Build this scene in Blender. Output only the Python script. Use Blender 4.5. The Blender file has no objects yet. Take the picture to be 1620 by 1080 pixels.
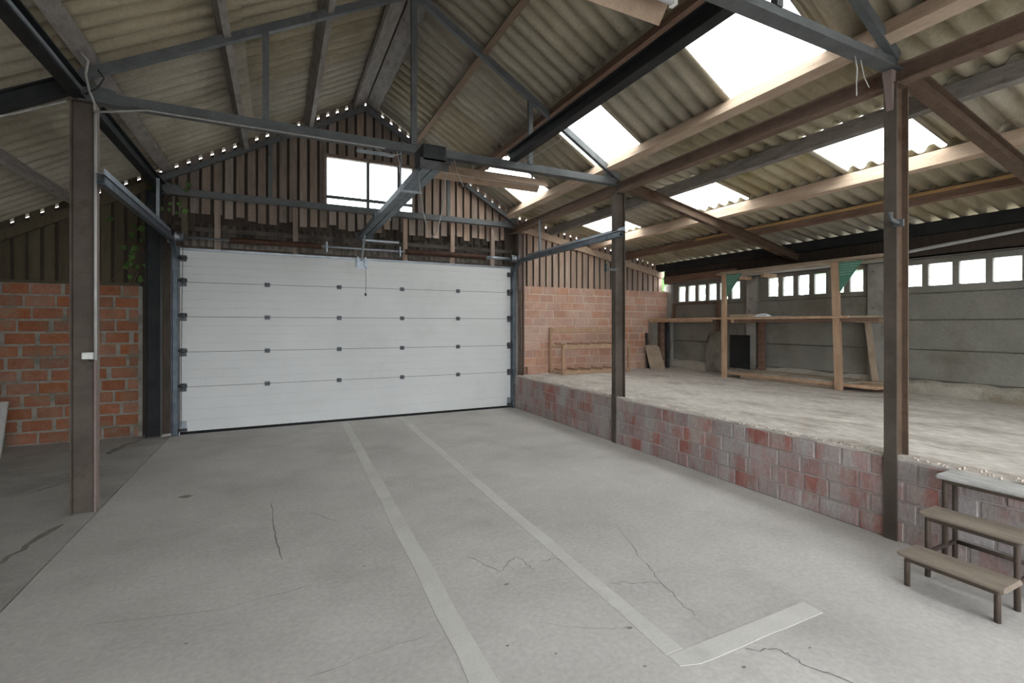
import bpy, math, random
from mathutils import Vector, Matrix

random.seed(7)
S = bpy.context.scene
C = S.collection

# ------------------------------------------------------------------ camera
cam_d = bpy.data.cameras.new('camera')
cam_d.sensor_width = 36.0
cam_d.lens = 761.0 / 1620.0 * 36.0
cam_d.shift_y = -26.0 / 1620.0
cam_d.clip_start = 0.05
cam = bpy.data.objects.new('camera', cam_d)
cam.location = (0, 0, 1.55)
cam.rotation_euler = (math.radians(90), 0, math.radians(-25.99))
C.objects.link(cam)
S.camera = cam

# ------------------------------------------------------------------ overcast sky
SKY = 9.0
w = bpy.data.worlds.new('overcast_sky')
S.world = w
w.use_nodes = True
bg = w.node_tree.nodes['Background']
bg.inputs['Color'].default_value = (0.90, 0.955, 1.0, 1)
bg.inputs['Strength'].default_value = SKY

S.view_settings.view_transform = 'Standard'
S.view_settings.look = 'None'
S.view_settings.gamma = 1.0
S.view_settings.use_curve_mapping = False
S.view_settings.exposure = 0.14
try:
    S.cycles.use_denoising = True
    S.cycles.max_bounces = 14
    S.cycles.diffuse_bounces = 8
    S.cycles.transparent_max_bounces = 16
    S.cycles.sample_clamp_indirect = 12.0
except Exception:
    pass

# ------------------------------------------------------------------ materials
def lin(c):
    return tuple(((x / 255.0) / 12.92 if x / 255.0 <= 0.04045 else ((x / 255.0 + 0.055) / 1.055) ** 2.4) for x in c) + (1.0,)

def pmat(name, c1, c2, scale=3.0, c3=None, s3=1.2, lo3=0.5, hi3=0.62, a3=1.0, rough=0.85, metal=0.0,
         bump=0.15, bscale=60.0, grain=(1, 1, 1), rnd=0.0, fine=0.18, fscale=90.0, spec=0.3, hue=0.0):
    """procedural material: c1/c2 mottled by noise, c3 as separate stains, fine speckle, per-object value shift"""
    m = bpy.data.materials.new(name)
    m.use_nodes = True
    nt = m.node_tree
    N, L = nt.nodes, nt.links
    b = N['Principled BSDF']
    b.inputs['Roughness'].default_value = rough
    b.inputs['Metallic'].default_value = metal
    b.inputs['Specular IOR Level'].default_value = spec
    geo = N.new('ShaderNodeNewGeometry')
    mp = N.new('ShaderNodeMapping')
    mp.inputs['Scale'].default_value = grain
    L.new(geo.outputs['Position'], mp.inputs['Vector'])
    def noise(sc, det=5.0, vec=mp.outputs['Vector'], r=0.6):
        n = N.new('ShaderNodeTexNoise')
        n.inputs['Scale'].default_value = sc
        n.inputs['Detail'].default_value = det
        n.inputs['Roughness'].default_value = r
        L.new(vec, n.inputs['Vector'])
        return n.outputs['Fac']
    def remap(v, a, bb):
        r = N.new('ShaderNodeMapRange')
        r.inputs['From Min'].default_value = a
        r.inputs['From Max'].default_value = bb
        L.new(v, r.inputs['Value'])
        return r.outputs['Result']
    def mix(f, a, bb, mode='MIX'):
        x = N.new('ShaderNodeMix')
        x.data_type = 'RGBA'
        x.blend_type = mode
        if isinstance(f, float): x.inputs['Factor'].default_value = f
        else: L.new(f, x.inputs['Factor'])
        for sock, v in ((x.inputs['A'], a), (x.inputs['B'], bb)):
            if isinstance(v, tuple): sock.default_value = v
            else: L.new(v, sock)
        return x.outputs['Result']
    col = mix(remap(noise(scale), 0.34, 0.68), lin(c1), lin(c2))
    if c3:
        f = remap(noise(s3, 6.0, geo.outputs['Position'] if grain == (1, 1, 1) else mp.outputs['Vector'], 0.65), lo3, hi3)
        if a3 < 1.0:
            mm = N.new('ShaderNodeMath'); mm.operation = 'MULTIPLY'
            L.new(f, mm.inputs[0]); mm.inputs[1].default_value = a3
            f = mm.outputs[0]
        col = mix(f, col, lin(c3))
    fn = noise(fscale, 3.0)
    if fine > 0:
        r = N.new('ShaderNodeMapRange')
        r.inputs['From Min'].default_value = 0.3; r.inputs['From Max'].default_value = 0.7
        r.inputs['To Min'].default_value = 1.0 - fine; r.inputs['To Max'].default_value = 1.0 + fine * 0.5
        L.new(fn, r.inputs['Value'])
        vm = N.new('ShaderNodeVectorMath'); vm.operation = 'SCALE'
        L.new(col, vm.inputs[0]); L.new(r.outputs['Result'], vm.inputs['Scale'])
        col = vm.outputs[0]
    if rnd > 0:
        oi = N.new('ShaderNodeObjectInfo')
        r = N.new('ShaderNodeMapRange')
        r.inputs['To Min'].default_value = 1.0 - rnd; r.inputs['To Max'].default_value = 1.0 + rnd * 0.6
        L.new(oi.outputs['Random'], r.inputs['Value'])
        hs = N.new('ShaderNodeHueSaturation')
        L.new(col, hs.inputs['Color']); L.new(r.outputs['Result'], hs.inputs['Value'])
        if hue > 0:
            m2 = N.new('ShaderNodeMath'); m2.operation = 'MULTIPLY'; m2.inputs[1].default_value = 7.31
            fr = N.new('ShaderNodeMath'); fr.operation = 'FRACT'
            L.new(oi.outputs['Random'], m2.inputs[0]); L.new(m2.outputs[0], fr.inputs[0])
            r2 = N.new('ShaderNodeMapRange')
            r2.inputs['To Min'].default_value = 1.0 - hue; r2.inputs['To Max'].default_value = 1.0 + hue * 0.5
            L.new(fr.outputs[0], r2.inputs['Value']); L.new(r2.outputs['Result'], hs.inputs['Saturation'])
        col = hs.outputs['Color']
    L.new(col, b.inputs['Base Color'])
    if bump > 0:
        bp = N.new('ShaderNodeBump')
        bp.inputs['Strength'].default_value = bump
        bp.inputs['Distance'].default_value = 0.01
        L.new(noise(bscale, 4.0), bp.inputs['Height'])
        L.new(bp.outputs['Normal'], b.inputs['Normal'])
    return m

M = {}
M['floor'] = pmat('floor_concrete', (183, 179, 174), (201, 197, 192), 1.1, (166, 161, 155), 0.9, 0.5, 0.72, 0.75,
                  rough=0.72, bump=0.14, bscale=28, fine=0.13, fscale=34)
M['floor2'] = pmat('side_floor_concrete', (160, 157, 151), (184, 182, 176), 1.3, (136, 132, 125), 1.0, 0.5, 0.68, 0.8,
                   rough=0.8, bump=0.2, bscale=24, fine=0.14, fscale=45)
M['strip'] = pmat('smooth_concrete_strip', (196, 193, 187), (210, 207, 201), 2.5, (178, 175, 169), 2.0, 0.58, 0.7, 0.6,
                  rough=0.8, bump=0.06, fine=0.07, fscale=70)
M['crack'] = pmat('crack_dirt', (122, 119, 115), (144, 141, 136), 20, rough=1.0, bump=0, fine=0.2)
M['stain'] = pmat('dirt_stain', (126, 122, 114), (150, 146, 138), 8, rough=1.0, bump=0.2, fine=0.25)
M['platform'] = pmat('dusty_platform_concrete', (203, 195, 186), (222, 215, 207), 2.4, (172, 161, 150), 2.2, 0.5, 0.66, 0.85,
                     rough=0.95, bump=0.25, bscale=30, fine=0.26, fscale=16, grain=(1.6, 0.7, 1))
M['crumb'] = pmat('crumbly_edge_mortar', (204, 188, 174), (222, 210, 198), 9, rough=1.0, bump=0.6, bscale=40, fine=0.25)
M['brick_left'] = pmat('orange_brick', (148, 95, 70), (164, 112, 86), 7, (136, 124, 108), 4, 0.5, 0.7, 0.8,
                       rough=0.95, bump=0.3, bscale=70, rnd=0.18, hue=0.14, fine=0.2, fscale=60)
M['mortar_left'] = pmat('grey_mortar', (142, 138, 129), (162, 157, 148), 10, (126, 122, 114), 4, rough=1.0, bump=0.5, bscale=50, fine=0.2)
M['brick_right'] = pmat('pale_dusty_brick', (196, 153, 134), (209, 172, 153), 5, (190, 143, 117), 1.2, 0.48, 0.66, 0.8,
                        rough=0.95, bump=0.25, bscale=70, rnd=0.10, hue=0.2, fine=0.15, fscale=60)
M['mortar_right'] = pmat('pink_mortar', (216, 194, 176), (228, 208, 192), 12, rough=1.0, bump=0.4, bscale=60, fine=0.15)
M['brick_plat'] = pmat('washed_red_brick', (160, 114, 108), (174, 128, 121), 9, (172, 163, 159), 3.2, 0.40, 0.56, 0.9,
                       rough=0.95, bump=0.4, bscale=40, rnd=0.14, hue=0.5, fine=0.22, fscale=45, grain=(1.5, 1.5, 0.55))
M['mortar_plat'] = pmat('grey_cement_wash', (160, 151, 147), (178, 170, 166), 5, (154, 128, 122), 3.0, 0.56, 0.7, 0.7, rough=1.0, bump=0.5, bscale=45, fine=0.18)
M['boards'] = pmat('weathered_boards', (134, 118, 106), (156, 140, 128), 3, (104, 92, 84), 4, 0.55, 0.75, 0.7, rough=0.95,
                   bump=0.3, bscale=40, grain=(6, 6, 0.8), rnd=0.25, hue=0.25, fine=0.15, fscale=40)
M['boards_pale'] = pmat('pale_brown_boards', (168, 144, 128), (187, 165, 149), 3, (140, 118, 104), 4, 0.55, 0.75, 0.6, rough=0.95,
                        bump=0.3, bscale=40, grain=(6, 6, 0.8), rnd=0.2, hue=0.2, fine=0.15, fscale=40)
M['boards_dark'] = pmat('greenish_dark_boards', (84, 76, 62), (104, 94, 78), 3, (66, 72, 48), 3, 0.52, 0.68, 0.7, rough=0.98,
                        bump=0.3, bscale=40, grain=(6, 6, 0.8), rnd=0.2, fine=0.2, fscale=40)  # dark base with greenish blotches
M['outer'] = pmat('outer_boards', (62, 54, 48), (78, 68, 60), 4, rough=1.0, bump=0.2, grain=(6, 6, 0.8), rnd=0.2)
M['timber'] = pmat('roof_timber', (132, 112, 94), (158, 136, 116), 3, (104, 88, 74), 4, 0.55, 0.72, 0.7, rough=0.95, bump=0.3,
                   bscale=40, grain=(6, 0.8, 6), rnd=0.1, fine=0.18, fscale=40)
M['timber_lit'] = pmat('lit_roof_timber', (188, 164, 142), (208, 186, 166), 3, (160, 136, 116), 4, 0.55, 0.72, 0.6, rough=0.95, bump=0.25,
                       bscale=40, grain=(6, 0.8, 6), rnd=0.06, fine=0.15, fscale=40)  # lighter copy of the roof timber, daylight on it put into the colour
M['timber_red'] = pmat('reddish_roof_timber', (116, 92, 78), (138, 112, 97), 3, (90, 70, 60), 4, 0.55, 0.72, 0.7, rough=0.95, bump=0.25,
                       bscale=40, grain=(6, 0.8, 6), fine=0.15, fscale=40)
M['timber_grey'] = pmat('grey_dusty_timber', (128, 122, 118), (154, 148, 143), 4, (96, 90, 86), 6, 0.56, 0.72, 0.7, rough=0.98, bump=0.3,
                        bscale=40, grain=(4, 1.2, 4), fine=0.2, fscale=40)
M['lath'] = pmat('yellow_lath', (172, 138, 92), (184, 152, 108), 5, rough=0.8, bump=0.1, grain=(6, 0.8, 6))
M['wood'] = pmat('rough_pine', (184, 152, 124), (202, 172, 144), 4, (156, 124, 98), 5, 0.58, 0.74, 0.6, rough=0.9, bump=0.2,
                 bscale=50, grain=(3, 3, 1), rnd=0.12, fine=0.12, fscale=50)
M['wood_grey'] = pmat('dusty_wood', (166, 148, 128), (188, 170, 150), 4, (140, 122, 104), 5, 0.56, 0.72, 0.7, rough=0.95, bump=0.25,
                      bscale=50, rnd=0.15, fine=0.15, fscale=50)
M['tread'] = pmat('worn_tread_wood', (128, 116, 104), (148, 136, 122), 5, (106, 94, 84), 5, 0.55, 0.72, 0.7, rough=0.9, bump=0.25,
                  bscale=50, grain=(4, 0.7, 4), fine=0.15, fscale=60)
M['tread_white'] = pmat('whitewashed_tread', (168, 166, 162), (204, 203, 200), 6, (130, 126, 120), 6, 0.55, 0.7, 0.7, rough=0.9, bump=0.3,
                        bscale=50, grain=(4, 0.8, 4), fine=0.18, fscale=60)
M['steel'] = pmat('dark_steel', (72, 72, 74), (90, 90, 92), 5, (60, 56, 52), 4, rough=0.6, metal=0.35, bump=0.1, fine=0.15)
M['steel_grey'] = pmat('grey_painted_steel', (94, 97, 98), (116, 119, 120), 5, (78, 78, 76), 5, 0.55, 0.7, 0.8, rough=0.6, metal=0.3, bump=0.1, fine=0.15)
M['steel_black'] = pmat('black_steel', (38, 40, 42), (54, 55, 56), 5, rough=0.6, metal=0.2, bump=0.1, fine=0.2)
M['col'] = pmat('brown_painted_steel', (84, 75, 68), (102, 92, 84), 4, (72, 60, 51), 3, 0.55, 0.7, 0.8, rough=0.65, metal=0.15,
                bump=0.15, bscale=50, fine=0.12)
M['col_edge'] = pmat('pale_flange_steel', (128, 112, 106), (146, 130, 124), 4, (100, 84, 76), 4, 0.56, 0.7, 0.8, rough=0.65, metal=0.1, bump=0.15, fine=0.15)  # paler, pinker tone than the other post steel
M['rust'] = pmat('rusty_steel', (96, 79, 66), (116, 97, 82), 5, (84, 60, 45), 5, 0.54, 0.66, 0.85, rough=0.8, metal=0.1, bump=0.3, bscale=60, fine=0.2)
M['eave'] = pmat('brown_eave_steel', (112, 92, 80), (132, 112, 98), 5, (96, 66, 50), 5, 0.55, 0.7, 0.8, rough=0.75, metal=0.1, bump=0.2, fine=0.15)
M['leg_steel'] = pmat('dark_brown_step_steel', (70, 60, 53), (88, 76, 67), 6, rough=0.7, metal=0.1, bump=0.2, fine=0.2)
M['galv'] = pmat('galvanised_steel', (142, 150, 156), (168, 174, 180), 8, (110, 116, 120), 6, 0.56, 0.7, 0.6, rough=0.42, metal=0.75, bump=0.05, fine=0.1, spec=0.5)
M['track'] = pmat('door_track_steel', (82, 92, 100), (108, 117, 124), 8, (62, 68, 72), 6, 0.55, 0.7, 0.7, rough=0.42, metal=0.6, bump=0.05, fine=0.1, spec=0.5)
M['door'] = pmat('door_panel_white', (206, 207, 206), (216, 217, 216), 0.8, (196, 196, 192), 1.0, 0.55, 0.75, 0.7, rough=0.5, bump=0.03,
                 bscale=120, fine=0.03, fscale=120, spec=0.4)
M['hinge'] = pmat('hinge_steel', (84, 88, 92), (104, 108, 112), 20, rough=0.5, metal=0.6, bump=0.05)
M['rubber'] = pmat('black_rubber', (28, 28, 30), (40, 40, 42), 10, rough=0.9, bump=0.1)
M['spring'] = pmat('oiled_spring', (66, 46, 36), (86, 62, 48), 12, rough=0.6, metal=0.3, bump=0.3, bscale=120)
M['sheet'] = pmat('fibre_cement_sheet', (158, 149, 130), (176, 167, 148), 2.2, (138, 128, 104), 1.5, 0.52, 0.72, 0.7, rough=0.98, bump=0.2,
                  bscale=40, rnd=0.10, hue=0.3, fine=0.12, fscale=40)
M['sheet_pale'] = pmat('pale_fibre_cement_sheet', (170, 161, 138), (188, 179, 157), 2.0, (150, 139, 100), 1.5, 0.5, 0.7, 0.75, rough=0.98, bump=0.2,
                       bscale=40, rnd=0.08, hue=0.3, fine=0.12, fscale=40)
M['clad'] = pmat('dark_cladding', (78, 72, 66), (98, 90, 83), 4, (64, 58, 52), 3, rough=0.98, bump=0.2, rnd=0.15)
M['concrete'] = pmat('grey_panel_concrete', (134, 132, 125), (150, 147, 139), 1.6, (118, 112, 100), 1.2, 0.5, 0.7, 0.8, rough=0.95,
                     bump=0.25, bscale=30, rnd=0.06, fine=0.12, fscale=36)
M['post'] = pmat('smooth_post_concrete', (158, 155, 148), (172, 169, 162), 3, (140, 136, 128), 2, rough=0.95, bump=0.15, fine=0.1)
M['concrete_pale'] = pmat('pale_concrete', (168, 162, 150), (188, 181, 168), 2.5, (140, 128, 108), 2.0, 0.5, 0.66, 0.8, rough=0.98, bump=0.4, bscale=26, fine=0.15, fscale=36)
M['plastic'] = pmat('white_plastic', (222, 222, 218), (230, 230, 226), 10, rough=0.45, bump=0, fine=0.02)
M['grey_pipe'] = pmat('grey_plastic_pipe', (176, 176, 172), (192, 192, 188), 6, rough=0.5, bump=0.02, fine=0.06)
M['cable'] = pmat('grey_cable', (148, 146, 142), (166, 164, 160), 20, rough=0.7, bump=0)
M['cable_dark'] = pmat('dark_cable', (52, 50, 48), (66, 64, 62), 20, rough=0.7, bump=0)
M['reflector'] = pmat('brown_lamp_reflector', (152, 130, 112), (170, 148, 128), 6, (128, 102, 80), 4, 0.55, 0.7, 0.7, rough=0.8, bump=0.15, fine=0.15)
M['tube'] = pmat('fluorescent_tube_off', (206, 206, 214), (216, 216, 222), 4, rough=0.35, bump=0, fine=0.03)
M['green'] = pmat('green_printed_sheet', (84, 136, 116), (98, 150, 130), 6, rough=0.6, bump=0.1, fine=0.1)
M['print'] = pmat('pale_green_print', (150, 190, 172), (164, 202, 186), 20, rough=0.6, bump=0)
M['black'] = pmat('black_board', (34, 35, 36), (46, 47, 47), 6, rough=0.9, bump=0.1, fine=0.2)
M['slab'] = pmat('grey_cement_slab', (126, 122, 112), (144, 139, 128), 4, (104, 100, 90), 2.5, 0.5, 0.7, 0.8, rough=0.95, bump=0.2, fine=0.12)
M['bag'] = pmat('white_bag', (206, 208, 208), (224, 226, 226), 12, rough=0.6, bump=0.4, bscale=30, fine=0.05)
M['cobweb'] = pmat('dusty_cobweb', (200, 198, 192), (214, 212, 208), 20, rough=1.0, bump=0)
M['leaf'] = pmat('leaf_green', (66, 92, 44), (90, 118, 62), 8, rough=0.7, bump=0.1, rnd=0.25)
M['leaf_tree'] = pmat('tree_leaf_green', (96, 132, 78), (134, 166, 108), 2, rough=0.8, bump=0)
M['bark'] = pmat('bark', (92, 80, 66), (112, 98, 82), 8, rough=1.0, bump=0.5)
M['ground_grey'] = pmat('unseen_ground', (146, 144, 141), (164, 162, 159), 2, rough=1.0, bump=0.3)  # neutral grey that keeps green bounce light out of the hall

def skylight_mat():
    m = bpy.data.materials.new('translucent_skylight_sheet')
    m.use_nodes = True
    nt = m.node_tree; N, L = nt.nodes, nt.links
    N.remove(N['Principled BSDF'])
    out = [n for n in N if n.type == 'OUTPUT_MATERIAL'][0]
    tl = N.new('ShaderNodeBsdfTranslucent'); tl.inputs['Color'].default_value = (0.80, 0.78, 0.73, 1)
    tr = N.new('ShaderNodeBsdfTransparent'); tr.inputs['Color'].default_value = (0.84, 0.83, 0.80, 1)
    nz = N.new('ShaderNodeTexNoise'); nz.inputs['Scale'].default_value = 5.0; nz.inputs['Detail'].default_value = 4
    geo = N.new('ShaderNodeNewGeometry'); L.new(geo.outputs['Position'], nz.inputs['Vector'])
    r = N.new('ShaderNodeMapRange')
    r.inputs['From Min'].default_value = 0.3; r.inputs['From Max'].default_value = 0.7
    r.inputs['To Min'].default_value = 0.5; r.inputs['To Max'].default_value = 0.72
    L.new(nz.outputs['Fac'], r.inputs['Value'])
    mx = N.new('ShaderNodeMixShader')
    L.new(r.outputs['Result'], mx.inputs['Fac']); L.new(tr.outputs[0], mx.inputs[1]); L.new(tl.outputs[0], mx.inputs[2])
    L.new(mx.outputs[0], out.inputs['Surface'])
    return m
M['skylight'] = skylight_mat()

def glass_mat():
    m = bpy.data.materials.new('dusty_window_glass')
    m.use_nodes = True
    nt = m.node_tree; N, L = nt.nodes, nt.links
    N.remove(N['Principled BSDF'])
    out = [n for n in N if n.type == 'OUTPUT_MATERIAL'][0]
    tl = N.new('ShaderNodeBsdfTranslucent'); tl.inputs['Color'].default_value = (0.9, 0.93, 0.94, 1)
    tr = N.new('ShaderNodeBsdfTransparent'); tr.inputs['Color'].default_value = (0.95, 0.97, 0.97, 1)
    gl = N.new('ShaderNodeBsdfGlossy'); gl.inputs['Roughness'].default_value = 0.08
    mx = N.new('ShaderNodeMixShader'); mx.inputs['Fac'].default_value = 0.18
    L.new(tr.outputs[0], mx.inputs[1]); L.new(tl.outputs[0], mx.inputs[2])
    mx2 = N.new('ShaderNodeMixShader'); mx2.inputs['Fac'].default_value = 0.05
    L.new(mx.outputs[0], mx2.inputs[1]); L.new(gl.outputs[0], mx2.inputs[2])
    L.new(mx2.outputs[0], out.inputs['Surface'])
    return m
M['glass'] = glass_mat()

# ------------------------------------------------------------------ mesh helpers
WLOC = {}      # world origin of each object (nothing is rotated at object level)

def link(o, parent, origin):
    C.objects.link(o)
    if parent is not None:
        o.parent = parent
        o.location = Vector(origin) - WLOC[parent.name]
    else:
        o.location = origin
    WLOC[o.name] = Vector(origin)
    return o

class MB:
    def __init__(self):
        self.v, self.f, self.sm = [], [], []
    def add(self, vs, fs, smooth=False):
        n = len(self.v)
        self.v += [Vector(p) for p in vs]
        self.f += [tuple(i + n for i in q) for q in fs]
        self.sm += [smooth] * len(fs)
        return self
    def box(self, x0, x1, y0, y1, z0, z1):
        x0, x1 = min(x0, x1), max(x0, x1); y0, y1 = min(y0, y1), max(y0, y1); z0, z1 = min(z0, z1), max(z0, z1)
        vs = [(x0, y0, z0), (x1, y0, z0), (x1, y1, z0), (x0, y1, z0), (x0, y0, z1), (x1, y0, z1), (x1, y1, z1), (x0, y1, z1)]
        return self.add(vs, [(0, 3, 2, 1), (4, 5, 6, 7), (0, 1, 5, 4), (1, 2, 6, 5), (2, 3, 7, 6), (3, 0, 4, 7)])
    def prism(self, pts, axis, a, b):
        """polygon pts (2D) extruded along axis ('x','y','z') from a to b"""
        def p3(p, t):
            return {'x': (t, p[0], p[1]), 'y': (p[0], t, p[1]), 'z': (p[0], p[1], t)}[axis]
        n = len(pts)
        vs = [p3(p, a) for p in pts] + [p3(p, b) for p in pts]
        fs = [tuple(range(n - 1, -1, -1)), tuple(range(n, 2 * n))]
        fs += [(i, (i + 1) % n, (i + 1) % n + n, i + n) for i in range(n)]
        return self.add(vs, fs)
    def bar(self, p0, p1, w, h, up=(0, 0, 1)):
        """rectangular bar from p0 to p1, w across, h along up"""
        p0, p1 = Vector(p0), Vector(p1)
        d = (p1 - p0).normalized()
        s = d.cross(Vector(up)).normalized()
        u = s.cross(d).normalized()
        vs = [p + s * a * w / 2 + u * b * h / 2 for p in (p0, p1) for a, b in ((-1, -1), (1, -1), (1, 1), (-1, 1))]
        return self.add(vs, [(3, 2, 1, 0), (4, 5, 6, 7), (0, 1, 5, 4), (1, 2, 6, 5), (2, 3, 7, 6), (3, 0, 4, 7)])
    def lbar(self, p0, p1, prof, up=(0, 0, 1)):
        """any closed 2D profile (side, up) swept straight from p0 to p1"""
        p0, p1 = Vector(p0), Vector(p1)
        d = (p1 - p0).normalized()
        s = d.cross(Vector(up)).normalized()
        u = s.cross(d).normalized()
        n = len(prof)
        vs = [p + s * a + u * b for p in (p0, p1) for a, b in prof]
        fs = [tuple(range(n - 1, -1, -1)), tuple(range(n, 2 * n))] + [(i, (i + 1) % n, (i + 1) % n + n, i + n) for i in range(n)]
        return self.add(vs, fs)
    def tube(self, pts, r, n=8, cap=True):
        pts = [Vector(p) for p in pts]
        rr = r if isinstance(r, (list, tuple)) else [r] * len(pts)
        vs, fs = [], []
        prev = None
        for i, p in enumerate(pts):
            d = (pts[min(i + 1, len(pts) - 1)] - pts[max(i - 1, 0)]).normalized()
            if prev is None:
                a = Vector((0, 0, 1)) if abs(d.z) < 0.9 else Vector((1, 0, 0))
                s = d.cross(a).normalized()
            else:
                s = (prev - d * prev.dot(d)).normalized()
            prev = s
            u = d.cross(s)
            vs += [p + (s * math.cos(2 * math.pi * k / n) + u * math.sin(2 * math.pi * k / n)) * rr[i] for k in range(n)]
        for i in range(len(pts) - 1):
            fs += [(i * n + k, i * n + (k + 1) % n, (i + 1) * n + (k + 1) % n, (i + 1) * n + k) for k in range(n)]
        self.add(vs, fs, True)
        if cap:
            m = len(self.v) - len(vs)
            self.f += [tuple(m + k for k in range(n - 1, -1, -1)), tuple(m + (len(pts) - 1) * n + k for k in range(n))]
            self.sm += [False, False]
        return self
    def sweep_yz(self, path, x, prof):
        """profile (dx, dn) swept along a path of (y, z) at world x"""
        n = len(prof); vs, fs = [], []
        for i, (y, z) in enumerate(path):
            a = path[max(i - 1, 0)]; b = path[min(i + 1, len(path) - 1)]
            t = Vector((b[0] - a[0], b[1] - a[1])).normalized()
            nn = Vector((-t.y, t.x))
            vs += [(x + dx, y + nn.x * dn, z + nn.y * dn) for dx, dn in prof]
        for i in range(len(path) - 1):
            fs += [(i * n + k, i * n + (k + 1) % n, (i + 1) * n + (k + 1) % n, (i + 1) * n + k) for k in range(n)]
        fs += [tuple(range(n)), tuple((len(path) - 1) * n + k for k in range(n - 1, -1, -1))]
        return self.add(vs, fs)
    def rbox(self, x0, x1, y0, y1, z0, z1, c=0.004):
        """box with chamfered edges"""
        x = (x0, x0 + c, x1 - c, x1); y = (y0, y0 + c, y1 - c, y1); z = (z0, z0 + c, z1 - c, z1)
        vs, ix = [], {}
        for i in (0, 3):
            for j in (0, 3):
                for k in (0, 3):
                    ii, jj, kk = (1 if i == 0 else 2), (1 if j == 0 else 2), (1 if k == 0 else 2)
                    for tag_, p in (('x', (x[i], y[jj], z[kk])), ('y', (x[ii], y[j], z[kk])), ('z', (x[ii], y[jj], z[k]))):
                        ix[(i, j, k, tag_)] = len(vs); vs.append(p)
        g = lambda i, j, k, t: ix[(i, j, k, t)]
        fs = []
        for i in (0, 3):
            fs.append((g(i, 0, 0, 'x'), g(i, 3, 0, 'x'), g(i, 3, 3, 'x'), g(i, 0, 3, 'x')))
            fs.append((g(0, i, 0, 'y'), g(3, i, 0, 'y'), g(3, i, 3, 'y'), g(0, i, 3, 'y')))
            fs.append((g(0, 0, i, 'z'), g(3, 0, i, 'z'), g(3, 3, i, 'z'), g(0, 3, i, 'z')))
            for j in (0, 3):
                fs.append((g(i, j, 0, 'x'), g(i, j, 3, 'x'), g(i, j, 3, 'y'), g(i, j, 0, 'y')))
                fs.append((g(i, 0, j, 'x'), g(i, 3, j, 'x'), g(i, 3, j, 'z'), g(i, 0, j, 'z')))
                fs.append((g(0, i, j, 'y'), g(3, i, j, 'y'), g(3, i, j, 'z'), g(0, i, j, 'z')))
                for k in (0, 3):
                    fs.append((g(i, j, k, 'x'), g(i, j, k, 'y'), g(i, j, k, 'z')))
        return self.add(vs, fs)
    def origin(self):
        xs = [p.x for p in self.v]; ys = [p.y for p in self.v]; zs = [p.z for p in self.v]
        return Vector(((min(xs) + max(xs)) / 2, (min(ys) + max(ys)) / 2, min(zs)))
    def mesh(self, name, mat, o=Vector((0, 0, 0))):
        me = bpy.data.meshes.new(name)
        me.from_pydata([tuple(p - o) for p in self.v], [], self.f)
        for pl, s in zip(me.polygons, self.sm):
            pl.use_smooth = s
        me.materials.append(M[mat] if isinstance(mat, str) else mat)
        import bmesh
        bm = bmesh.new(); bm.from_mesh(me); bmesh.ops.recalc_face_normals(bm, faces=bm.faces); bm.to_mesh(me); bm.free()
        return me
    def build(self, name, mat, parent=None):
        o = self.origin()
        return link(bpy.data.objects.new(name, self.mesh(name, mat, o)), parent, o)

def tag(o, label, cat, group=None, kind=None):
    o['label'] = label
    o['category'] = cat
    if group: o['group'] = group
    if kind: o['kind'] = kind
    return o

def thing(name, label, cat, loc, group=None, kind=None):
    o = bpy.data.objects.new(name, None)
    o.empty_display_size = 0.1
    link(o, None, loc)
    return tag(o, label, cat, group, kind)

def place(name, me, parent, origin):
    return link(bpy.data.objects.new(name, me), parent, origin)

def ipts(cx, cy, w, d, tf, tw):
    """I-section polygon, flanges facing +-x"""
    a, b = w / 2, d / 2
    return [(cx - a, cy - b), (cx - a + tf, cy - b), (cx - a + tf, cy - tw / 2), (cx + a - tf, cy - tw / 2), (cx + a - tf, cy - b), (cx + a, cy - b),
            (cx + a, cy + b), (cx + a - tf, cy + b), (cx + a - tf, cy + tw / 2), (cx - a + tf, cy + tw / 2), (cx - a + tf, cy + b), (cx - a, cy + b)]

# ------------------------------------------------------------------ dimensions
YG = 8.29            # inner face of gable end walls
YB = -2.9            # end of the hall behind the viewer, set close for more daylight
XL, XR = -4.4, 8.05  # side walls
XP = 4.00            # face of the platform's retaining wall
HP = 0.60            # platform height
XRI, ZRI, KL, KR = 1.32, 5.33, 0.55, 0.595   # ridge and slopes
XA, KA = 4.06, 0.21
ZA = ZRI - KR * (XA - XRI)
def roof_z(x):
    if x <= XRI: return ZRI - KL * (XRI - x)
    if x <= XA: return ZRI - KR * (x - XRI)
    return ZA - KA * (x - XA)

# ------------------------------------------------------------------ floor
fl = MB().box(-1.342, XP + 0.1, YB, 8.62, -0.2, 0).build('floor', 'floor')
tag(fl, 'grey concrete floor in front of the white overhead door', 'floor', kind='structure')
MB().box(XL, -1.352, YB, 8.62, -0.2, 0).build('floor_slab', 'floor2', fl)
def strip(pts_l, pts_r):
    n = len(pts_l); m = MB()
    vs = [(x, y, 0.0) for x, y in pts_l] + [(x, y, 0.0) for x, y in pts_r] + [(x, y, 0.002) for x, y in pts_l] + [(x, y, 0.002) for x, y in pts_r]
    fs = []
    for i in range(n - 1):
        fs += [(2 * n + i, 3 * n + i, 3 * n + i + 1, 2 * n + i + 1), (i, i + 1, 2 * n + i + 1, 2 * n + i), (n + i, 3 * n + i, 3 * n + i + 1, n + i + 1)]
    fs += [(0, 2 * n, 3 * n, n), (n - 1, 2 * n - 1, 4 * n - 1, 3 * n - 1)]
    m.add(vs, fs)
    return m.build('concrete_strip', 'strip', fl)
def wob(a): return a + random.uniform(-0.008, 0.008)
ys = [8.15 - 0.3 * i for i in range(25)]
ln = lambda y, y0, x0, y1, x1: x0 + (x1 - x0) * (y - y0) / (y1 - y0)
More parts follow.
